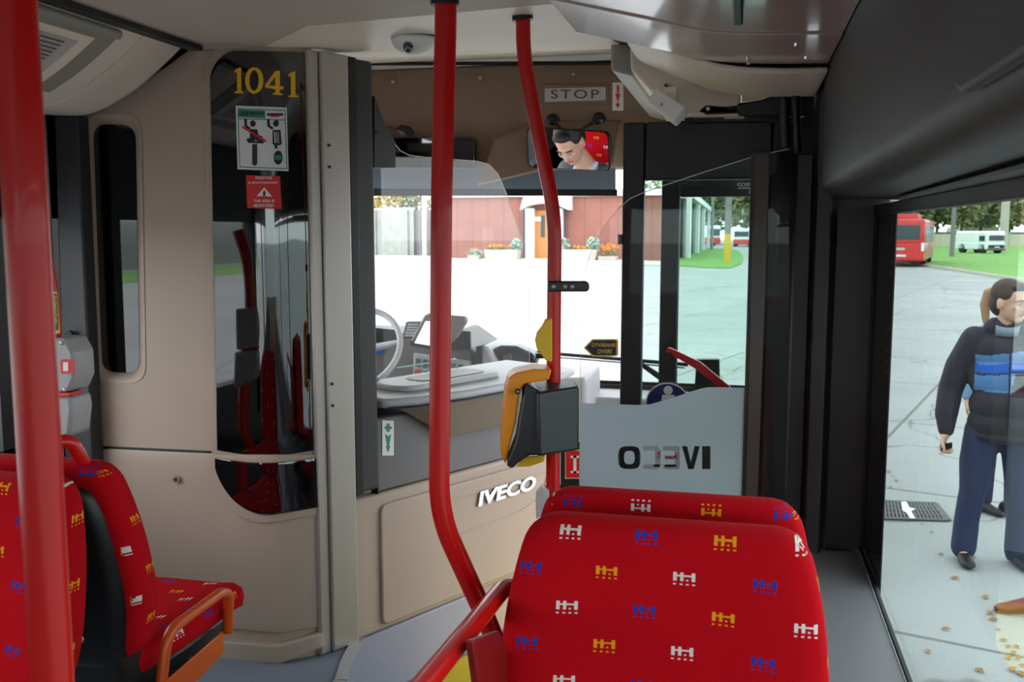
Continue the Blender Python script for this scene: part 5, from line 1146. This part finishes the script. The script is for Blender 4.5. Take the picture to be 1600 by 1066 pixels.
sb_ = cushion('cushion', o_, [(.02, -.05), (0, -.03), (0, .02), (.03, .05), (.08, .055)], lambda x, y, h: V((-1.46+x, y-.1, 1.0+h)), 'seat_fabric', dst); set_uv(sb_, lambda c, n: (-c.x, c.y))
MB().box((-1.46, 3.1, .91), (.3, .3, .13)).build('seat_base', 'black_plastic', dst, bevel=.01)
tag(MB().box((-1.5, 3.75, ZP-.03), (1.1, 2.2, .06)).build('floor', 'dark_grey'), **ST) if 0 else tag(MB().prism([V((XL, 2.60, ZP-.06)), V((-1.22, 2.60, ZP-.06)), V((-.78, 3.45, ZP-.06)), V((-.78, 4.8, ZP-.06)), V((XL, 4.8, ZP-.06))], NZ*.06).build('floor', 'dark_grey'), **ST)
# ================================================================ THE YARD
gm = MB().box((0, 40, -.25), (420, 420, .5)).build('ground', 'yard_concrete'); tag(gm, **ST)
def gpt(px, py, z=0): return AT(px, py, Z=z)
def gpoly(name, px, mat, z=.03, **k):
    o = MB().prism([V((gpt(x, y).x, gpt(x, y).y, .002)) for x, y in px], NZ*z).build(name, mat); tag(o, kind='structure'); return o
# grass on the right with its kerb, and the grass island
gpoly('lawn', [(1438, 414), (1462, 417), (1500, 423), (1560, 432), (1640, 444), (1900, 470), (2100, 386), (1800, 380), (1500, 379), (1300, 379), (1300, 396), (1400, 408)], 'grass', .05)
kp = [gpt(x, y) for x, y in ((1300, 399), (1400, 409), (1438, 416), (1462, 419), (1500, 425), (1560, 434.5), (1640, 447), (1900, 474))]
kb = MB()
for a, b in zip(kp, kp[1:]):
    d = (b-a).normalized(); n = d.cross(NZ); kb.prism([a-n*.12, b-n*.12, b+n*.12, a+n*.12], NZ*.14)
tag(kb.build('kerb', 'kerb'), kind='structure')
gpoly('lawn', [(1058, 402), (1080, 395), (1104, 390), (1140, 389), (1156, 394), (1162, 404), (1158, 413), (1140, 420), (1100, 419), (1058, 416)], 'grass', .06)
gpoly('pavement', [(560, 400), (560, 409), (700, 411), (900, 413), (1062, 417), (1062, 411), (900, 404), (700, 401)], 'kerb', .08)
# brown timber-clad hall
Bz = gpt(690, 404.5); B1 = gpt(1037, 407.5); bd = V((B1.x-Bz.x, B1.y-Bz.y, 0)).normalized(); bn = V((bd.y, -bd.x, 0)); BPL = (Bz, bn)
def BP(x, y, off=0): return AT(x, y, pl=(Bz+bn*off, bn))
hall = thing('clad_hall', 'long hall clad in red-brown boards across the yard ahead', 'building', Bz)
hz_ = BP(1020, 312).z
def bquad(nm, px, mat, off, t, par, **k): return MB().prism([BP(x, y, off) for x, y in px], -bn*t).build(nm, mat, par, **k)
xl_, xr_ = 676, 1058
a, b = BP(xl_, 404), BP(xr_, 408); bray = V((b.x, b.y, 0)).normalized(); hz_ += .3
w_ = MB().prism([V((a.x, a.y, 0)), V((b.x, b.y, 0)), V((b.x, b.y, hz_)), V((a.x, a.y, hz_))], bray*14).build('clad_wall', None, hall); w_.data.materials.append(MATS['brown_boards'])
MB().prism([V((a.x, a.y, hz_))+bn*.4, V((b.x, b.y, hz_))+bn*.4, V((b.x, b.y, hz_+.45))+bn*.4, V((a.x, a.y, hz_+.45))+bn*.4], bray*14).build('white_fascia', 'white_paint', hall)
for x0, x1, m_ in ((817, 822, 'garage_grey'), (877, 883, 'garage_grey'), (1052, 1056, 'bark')): bquad('downpipe', [(x0, 404), (x1, 404), (x1, 300), (x0, 300)], m_, .15, .12, hall)
bquad('porch_post', [(821, 405), (833, 405), (833, 326), (821, 326)], 'white_paint', 1.2, .5, hall)
bquad('porch_post', [(868, 405), (878, 405), (878, 326), (868, 326)], 'white_paint', 1.2, .5, hall)
bquad('porch_roof', [(812, 328), (826, 321), (840, 318), (858, 318), (872, 321), (888, 328), (888, 300), (820, 300)], 'white_paint', 1.4, 1.4, hall)
dd = bquad('entrance_door', [(834, 405), (868, 405), (868, 329), (834, 329)], 'door_wood', .2, .2, hall)
bquad('door_window', [(845, 371), (851, 371), (851, 337), (845, 337)], 'garage_grey', .25, .08, dd); bquad('door_notice', [(835, 346), (845, 346), (845, 339), (835, 339)], 'white', .25, .04, dd)
bquad('door_step', [(806, 408), (900, 408), (900, 404), (806, 404)], 'kerb', 1.6, 1.2, hall)
# concrete yard wall and drainpipe at left
cw_ = thing('yard_wall', 'weathered pale concrete yard wall left of the brown hall', 'wall', gpt(600, 396))
def wpt(x, z): a = gpt(560, 399); b = gpt(676, 401); d = (b-a)/(676-560); p = a+d*(x-560); return V((p.x, p.y, z))
wtop = AT(620, 328, pl=(gpt(620, 400), F2)).z
MB().prism([wpt(540, 0), wpt(648, 0), wpt(648, wtop), wpt(540, wtop)], F2*.5).build('wall_face', 'wall_concrete', cw_)
MB().prism([wpt(538, wtop), wpt(649, wtop), wpt(649, wtop+.18), wpt(538, wtop+.18)], F2*.7).build('coping', 'kerb', cw_)
for x in (584, 634): MB().prism([wpt(x, 0)-F2*.2, wpt(x+5, 0)-F2*.2, wpt(x+5, wtop)-F2*.2, wpt(x, wtop)-F2*.2], F2*.3).build('buttress', 'wall_concrete', cw_)
MB().prism([wpt(648, 0)+F2*.5, wpt(676, 0)+F2*.5, wpt(676, wtop)+F2*.5, wpt(648, wtop)+F2*.5], F2*.5).build('grey_panel', 'pole_concrete', cw_)
MB().tube([wpt(665, 0)-F2*.3, wpt(665, 9)-F2*.3], .2, 10).build('white_pipe', 'white_paint', cw_)
# planters with flowers
def leaves(name, c, r, n, size, mat, par, flat=False):
    mb = MB()
    for k in range(n):
        while True:
            p = V((random.uniform(-1, 1), random.uniform(-1, 1), random.uniform(-1, 1)))
            if p.length < 1: break
        p = p*(.55+.45*p.length) if p.length > 0 else p
        p = V((c[0]+p.x*r[0], c[1]+p.y*r[1], c[2]+p.z*r[2])); a = V((random.gauss(0, 1), random.gauss(0, 1), random.gauss(0, .6))).normalized()*size*random.uniform(.6, 1.3); b = a.orthogonal().normalized()*a.length*random.uniform(.4, .8)
        b.rotate(Matrix.Rotation(random.uniform(0, 6.28), 3, a)); mb.add([p-a, p-b*.6, p+a, p+b], [(0, 1, 2, 3)])
    return mb.build(name, mat, par)
def planter(x0, x1, y, h, label, bushes):
    a, b = BP(x0, 404, 3.0), BP(x1, 404, 3.0); t = thing('planter', label, 'planter', V(((a.x+b.x)/2, (a.y+b.y)/2, .08)), 'flower planters by the brown hall')
    s = h*2.1/45
    A = [V((p.x, p.y, .08)) for p in (a, b, b-bn*1.0, a-bn*1.0)]; c = sum(A, V())/4
    tub = MB().loft([[c+(p-c)*.92 for p in A], [V((p.x, p.y, .08+s)) for p in A], [V((p.x, p.y, .08+s)) +(c-p)*.08 for p in A], [V((p.x, p.y, s*.9)) +(c-p)*.1 for p in A]]).build('tub', 'planter_concrete', t, bevel=.03)
    for (u, m_, rr_, n, sz, up) in bushes:
        q = a.lerp(b, u)-bn*.5; leaves('plant', (q.x, q.y, s+up), rr_, n, sz, m_, t)
planter(756, 809, 399, 15, 'long concrete planter with orange flowers left of the hall entrance', [(.35, 'leaf_green', (.9, .3, .25), 160, .14, .1), (.35, 'flower_orange', (.9, .35, .2), 110, .11, .3), (.9, 'leaf_silver', (.45, .35, .5), 160, .16, .45)])
planter(876, 932, 401, 16, 'long concrete planter with silvery shrub right of the hall entrance', [(.4, 'leaf_green', (1.0, .3, .2), 140, .14, .05), (.5, 'flower_orange', (.6, .3, .15), 40, .1, .25), (.87, 'leaf_silver', (.5, .35, .5), 180, .16, .45), (.05, 'leaf_silver', (.4, .3, .5), 90, .15, .45)])
planter(730, 748, 398, 6, 'small low flower tub left of the two long planters', [(.5, 'leaf_silver', (.6, .3, .3), 120, .13, .3), (.5, 'flower_orange', (.4, .25, .2), 20, .1, .4)])
planter(934, 962, 400, 6, 'low flower box with yellow blooms beside the black door frame', [(.5, 'leaf_green', (.8, .3, .3), 90, .12, .3), (.5, 'flower_orange', (.8, .3, .3), 90, .1, .7)])
# garage building to the right with white posts
gb_ = thing('garage_block', 'dark grey garage block with white posts beyond the hall, seen through the door', 'building', gpt(1075, 398))
def gq(x, y): return gpt(x, y)
g0, g1 = gq(1066, 404), gq(1101, 387); gh = AT(1070, 312, pl=(gq(1070, 402), F2)).z
MB().prism([V((g0.x, g0.y, 0)), V((g1.x, g1.y, 0)), V((g1.x, g1.y, gh)), V((g0.x, g0.y, gh))], V((-1.5, .5, 0))).build('dark_wall', 'garage_grey', gb_)
gdv = (g1-g0); gn = V((gdv.y, -gdv.x, 0)).normalized()
for t in (0, .33, .62, 1): p = g0+gdv*t+gn*.3; MB().prism([p-gdv.normalized()*1.1, p+gdv.normalized()*1.1, p+gdv.normalized()*1.1+NZ*gh, p-gdv.normalized()*1.1+NZ*gh], gn*.3).build('white_post', 'white_paint', gb_)
MB().prism([g0+NZ*gh+gn*.8, g1+NZ*gh+gn*.8, g1+NZ*(gh+.5)+gn*.8, g0+NZ*(gh+.5)+gn*.8], -gn*1.5).build('roof_edge', 'white_paint', gb_)
# poles
def mast(px, pyb, w, ztop, mats, label, name='utility_pole'):
    g_ = gpt(px, pyb); D = (g_-O0).dot(F2); r = w/2/FPX*D; t = thing(name, label, 'pole', g_)
    MB().tube([g_, g_+NZ*ztop], [r, r*.8], 12).build('mast', mats[0], t, smooth=True)
    if len(mats) > 1: MB().tube([g_, g_+NZ*mats[2]], [r*1.06, r*1.04], 12).build('painted_base', mats[1], t, smooth=True)
    return t
mast(1136, 413, 11, 9, ('pole_concrete', 'yellow', 1.95), 'concrete utility pole with yellow painted base on the grass island')
mast(1487, 402, 7, 12, ('pole_concrete',), 'plain grey utility pole on the lawn beside the red trolleybus')
mast(1567, 395, 13, 12, ('kerb',), 'broad pale utility pole just behind the white van')
mast(1112, 391, 5, 9, ('pole_concrete',), 'thin grey pole at the far corner of the garage block')
# vehicles
def vehicle(name, label, cat, g, fwd, L, Wd, H, lower, upper, cut=.45, rear=True, zc=.35):
    f = V(fwd).normalized(); r = f.cross(NZ); t = thing(name, label, cat, g); g = V((g.x, g.y, 0))
    def B(nm, x0, x1, y0, y1, z0, z1, m_, bv=.0, par=None): 
        return MB().prism([g+r*x+f*y+NZ*z0 for x, y in ((x0, y0), (x1, y0), (x1, y1), (x0, y1))], NZ*(z1-z0)).build(nm, m_, par or t, bevel=bv, seg=3)
    B('lower_body', -Wd/2, Wd/2, 0, L, zc, H*cut, lower, .08); B('upper_body', -Wd/2+.01, Wd/2-.01, .0, L, H*cut-.1, H, upper, .18)
    for y in (L*.18, L*.78):
        for s_ in (-1, 1): p = g+r*(s_*(Wd/2-.14))+f*y+NZ*.48; MB().cyl(p-r*.14, p+r*.14, .48, 20).build('wheel', 'tyre', t, smooth=True)
    return t, B, f, r
rb_g = gpt(1443, 418); fb = V((.22, 1, 0)).normalized(); rbx = fb.cross(NZ)
rb_c = rb_g-rbx*1.27
t, B, f, r = vehicle('trolleybus', 'red trolleybus parked by the kerb, rear end seen through the side window', 'bus', rb_c, fb, 12, 2.55, 2.85, 'bus_red', 'bus_red', .5)
B('rear_window', -1.0, 1.0, -.03, .05, 1.62, 2.48, 'car_glass', .03); B('bumper', -1.25, 1.25, -.06, .1, .42, .85, 'bus_red', .03); B('number_plate', -.28, .28, -.09, -.05, .62, .74, 'white')
for s_ in (-1, 1): B('tail_lamp', s_*1.17-.08, s_*1.17+.08, -.05, .02, .95, 1.45, 'lamp_white', .02)
B('indicator_panel', -.75, -.45, -.05, .02, 1.0, 1.3, 'flower_orange'); B('badge_plate', -.3, .2, -.04, .02, 1.0, 1.15, 'alu'); B('roof_equipment', -.8, .8, 1.0, 4.2, 2.85, 3.15, 'bus_red', .06)
for s_ in (-.3, .3): MB().tube([rb_c+fb*3+r*s_+NZ*3.2, rb_c-fb*1.0+r*s_+NZ*3.9], .03, 6).build('trolley_boom', 'pole_concrete', t)
for y in (1.2, 3.0, 4.8, 6.6, 8.4, 10.2): B('side_window', 1.26, 1.29, y, y+1.5, 1.45, 2.4, 'car_glass')
wg = gpt(1139, 384.5)
t, B, f, r = vehicle('parked_bus', 'white over red bus parked far away beyond the grass island', 'bus', wg-V((2.2, 0, 0)), V((-.75, 1, 0)), 9, 2.5, 3.0, 'bus_red', 'van_white', .42)
B('rear_window', -1.05, 1.05, -.04, .05, 1.5, 2.5, 'car_glass'); 
for y in (.8, 2.6, 4.4, 6.2): B('side_window', -1.30, -1.24, y, y+1.5, 1.5, 2.4, 'car_glass'); 
for y in (.8, 2.6, 4.4, 6.2): B('side_window', 1.24, 1.30, y, y+1.5, 1.5, 2.4, 'car_glass')
t, B, f, r = vehicle('parked_bus', 'second white and red bus standing just right of the first far bus', 'bus', gpt(1158, 386), V((.05, 1, 0)), 9, 2.2, 2.5, 'bus_red', 'van_white', .42)
B('rear_window', -.95, .95, -.04, .05, 1.4, 2.1, 'car_glass')
vg = gpt(1556, 397)
t, B, f, r = vehicle('white_van', 'white van parked on the lawn edge beyond the standing man', 'van', vg, V((-.45, 1, 0)), 4.8, 1.9, 2.15, 'van_white', 'van_white', .5, zc=.4)
B('windscreen', -.8, .8, -.04, .05, 1.25, 1.75, 'car_glass'); B('grille', -.85, .85, -.05, .05, .55, .85, 'black_plastic'); B('side_glass_pane', -.97, -.93, .4, 1.2, 1.2, 1.7, 'car_glass')
B('bumper', -.93, .93, -.1, .1, .32, .52, 'ink_grey', .03); B('number_plate', -.25, .25, -.12, -.08, .6, .7, 'white')
# trees
def tree(px, pyb, h, rx, rz_, mat, label, n=700, size=.32, tr=.22, two=False):
    g_ = gpt(px, pyb); t = thing('tree', label, 'tree', g_, 'trees around the yard')
    MB().tube([g_, g_+V((.15, .1, h*.45)), g_+V((.0, .2, h*.8))], [tr, tr*.8, tr*.4], 8).build('trunk', 'bark', t, smooth=True)
    for a in (.4, 2.4, 4.6): MB().tube([g_+NZ*h*.38, g_+V((math.cos(a)*rx*.3, math.sin(a)*rx*.3, h*.55)), g_+V((math.cos(a)*rx*.6, math.sin(a)*rx*.6, h*.72))], [tr*.5, tr*.35, tr*.15], 6).build('branch', 'bark', t)
    leaves('crown', (g_.x, g_.y, h*.66), (rx, rx, rz_), n, size, mat, t)
T_ = [(1420, 385, 'leaf_olive', 'tall olive tree rising directly above the red trolleybus'), (1462, 384.5, 'leaf_green', 'dark green tree just right of the red trolleybus'), (1500, 385, 'leaf_olive', 'olive tree right behind the plain grey pole'), (1530, 384, 'leaf_green', 'green tree whose trunk stands left of the white van'), (1575, 385, 'leaf_olive', 'olive tree behind the white van and broad pale pole'), (1615, 384, 'leaf_yellow', 'yellowing tree at the right edge of the side window')]
for x, y, m_, lb in T_: tree(x, y, 10.5, 3.9, 4.4, m_, lb, 2200, .5)
for x, y, m_, lb in ((1085, 382, 'leaf_green', 'dark tree rising behind the grey garage block'), (1120, 381, 'leaf_green', 'green tree above the far white and red bus'), (1165, 382, 'leaf_olive', 'olive tree at the far end of the road'), (1200, 382, 'leaf_green', 'green tree half hidden behind the dark door pillar')): tree(x, y, 11, 4.8, 5.2, m_, lb, 1600, .6)
for x, y, m_, lb in ((592, 396, 'leaf_yellow', 'yellow bush tree behind the left end of the concrete wall'), (625, 395, 'leaf_green', 'green tree behind the concrete wall'), (650, 395, 'leaf_olive', 'tree behind the concrete wall next to the white pipe'), (1022, 396, 'leaf_green', 'tree top showing over the white edge of the brown hall')): tree(x, y, 8, 2.4, 3.4, m_, lb, 700, .28)
# fence beyond the lawn
fn = thing('panel_fence', 'long beige concrete panel fence beyond the lawn', 'fence', gpt(1500, 386))
fa_, fb_ = gpt(1340, 386), gpt(1700, 386); fd = (fb_-fa_).normalized(); flen = (fb_-fa_).length
MB().prism([fa_, fb_, fb_+NZ*1.75, fa_+NZ*1.75], F2*.15).build('fence_panels', 'fence_beige', fn); MB().prism([fa_+NZ*1.75, fb_+NZ*1.75, fb_+NZ*2.05, fa_+NZ*2.05], F2*.2).build('fence_rail', 'garage_grey', fn)
k = 0
while k*2.6 < flen: MB().box(fa_+fd*(k*2.6)+NZ*1.0-F2*.05, (.16, .16, 2.0)).build('fence_post', 'kerb', fn); k += 1
hs = thing('gabled_house', 'pale house gable half hidden by trees beyond the panel fence', 'building', gpt(1520, 383))
h0 = gpt(1505, 383.2); h1 = gpt(1560, 383.2); MB().prism([h0, h1, h1+NZ*2.6, h0.lerp(h1, .5)+NZ*4.6, h0+NZ*2.6], F2*6).build('gable_wall', 'fence_beige', hs)
# slatted fence and grass strip on the left side of the yard (mirrored in the black glass)
tag(MB().box((-27.5, -20, .03), (6, 90, .05)).build('lawn', 'grass'), kind='structure')
sf = thing('slatted_fence', 'grey slatted fence mirrored in the narrow black window of the bulkhead', 'fence', (-31, -20, 0))
o = MB().box((-31, -20, 1.4), (.15, 90, 2.6)).build('fence_slats', None, sf); o.data.materials.append(MATS['slat_boards'])
# drain grate, litter and leaves close to the bus
gr_ = thing('drain_grate', 'square iron drain grate set in the concrete outside the side window', 'grate', gpt(1432, 800))
a, b, c, d = gpt(1372, 785), gpt(1462, 789), gpt(1482, 815), gpt(1372, 812)
a, b, c, d = [p+NZ*.004 for p in (a, b, c, d)]
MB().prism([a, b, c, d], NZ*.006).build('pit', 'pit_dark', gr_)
fr = MB()
for p, q in ((a, b), (b, c), (c, d), (d, a)): n = (q-p).normalized().cross(NZ); fr.prism([p-n*.018, q-n*.018, q+n*.018, p+n*.018], NZ*.012)
fr.build('grate_frame', 'iron', gr_)
for k in range(1, 18):
    t = k/18; p, q = d.lerp(c, t), a.lerp(b, t); n = (q-p).normalized().cross(NZ); MB().prism([p-n*.008, q-n*.008, q+n*.008, p+n*.008], NZ*.012).build('grate_bar', 'iron', gr_)
for k in (1, 2, 3):
    t = k/4; p, q = d.lerp(a, t), c.lerp(b, t); n = (q-p).normalized().cross(NZ); MB().prism([p-n*.01, q-n*.01, q+n*.01, p+n*.01], NZ*.013).build('grate_bar', 'iron', gr_)
tp = thing('paper_scrap', 'white scrap of paper lying across the drain grate', 'litter', gpt(1420, 800))
MB().prism([gpt(x, y)+NZ*.018 for x, y in ((1408, 788), (1416, 788), (1421, 797), (1430, 799), (1424, 803), (1430, 814), (1422, 814), (1416, 805), (1410, 802))], NZ*.002).build('scrap', 'white', tp)
lf = None
spots = [(1512, 884), (1520, 872), (1395, 745), (1388, 738), (1400, 752), (1440, 820), (1455, 833), (1540, 935), (1547, 960), (1478, 985), (1552, 970), (1560, 985), (1568, 1002), (1575, 1012), (1583, 1022), (1590, 1030), (1597, 1042), (1576, 1030), (1588, 1012), (1560, 958), (1470, 868), (1492, 905), (1530, 1050), (1595, 1055), (1582, 1048), (1450, 1020), (1392, 762)]
for k, (x, y) in enumerate(spots):
    p = gpt(x, y)+NZ*.006
    if lf is None:
        lf = MB().add([V((-.035, 0, 0)), V((-.01, -.018, .006)), V((.03, 0, .002)), V((-.005, .02, .010)), V((0, 0, -.001))], [(0, 1, 4), (1, 2, 4), (2, 3, 4), (3, 0, 4)]).build('dry_leaf', 'dry_leaf', None, solid=.001); o = lf
        tag(lf, 'small dry brown leaf lying on the pale concrete outside the side window', 'leaf', 'dry leaves on the concrete')
    else: o = lf.copy(); COL.objects.link(o)
    o.location = p; o.rotation_euler = (0, 0, random.uniform(0, 6.3)); s_ = random.uniform(.5, 1.1); o.scale = (s_, s_, s_)
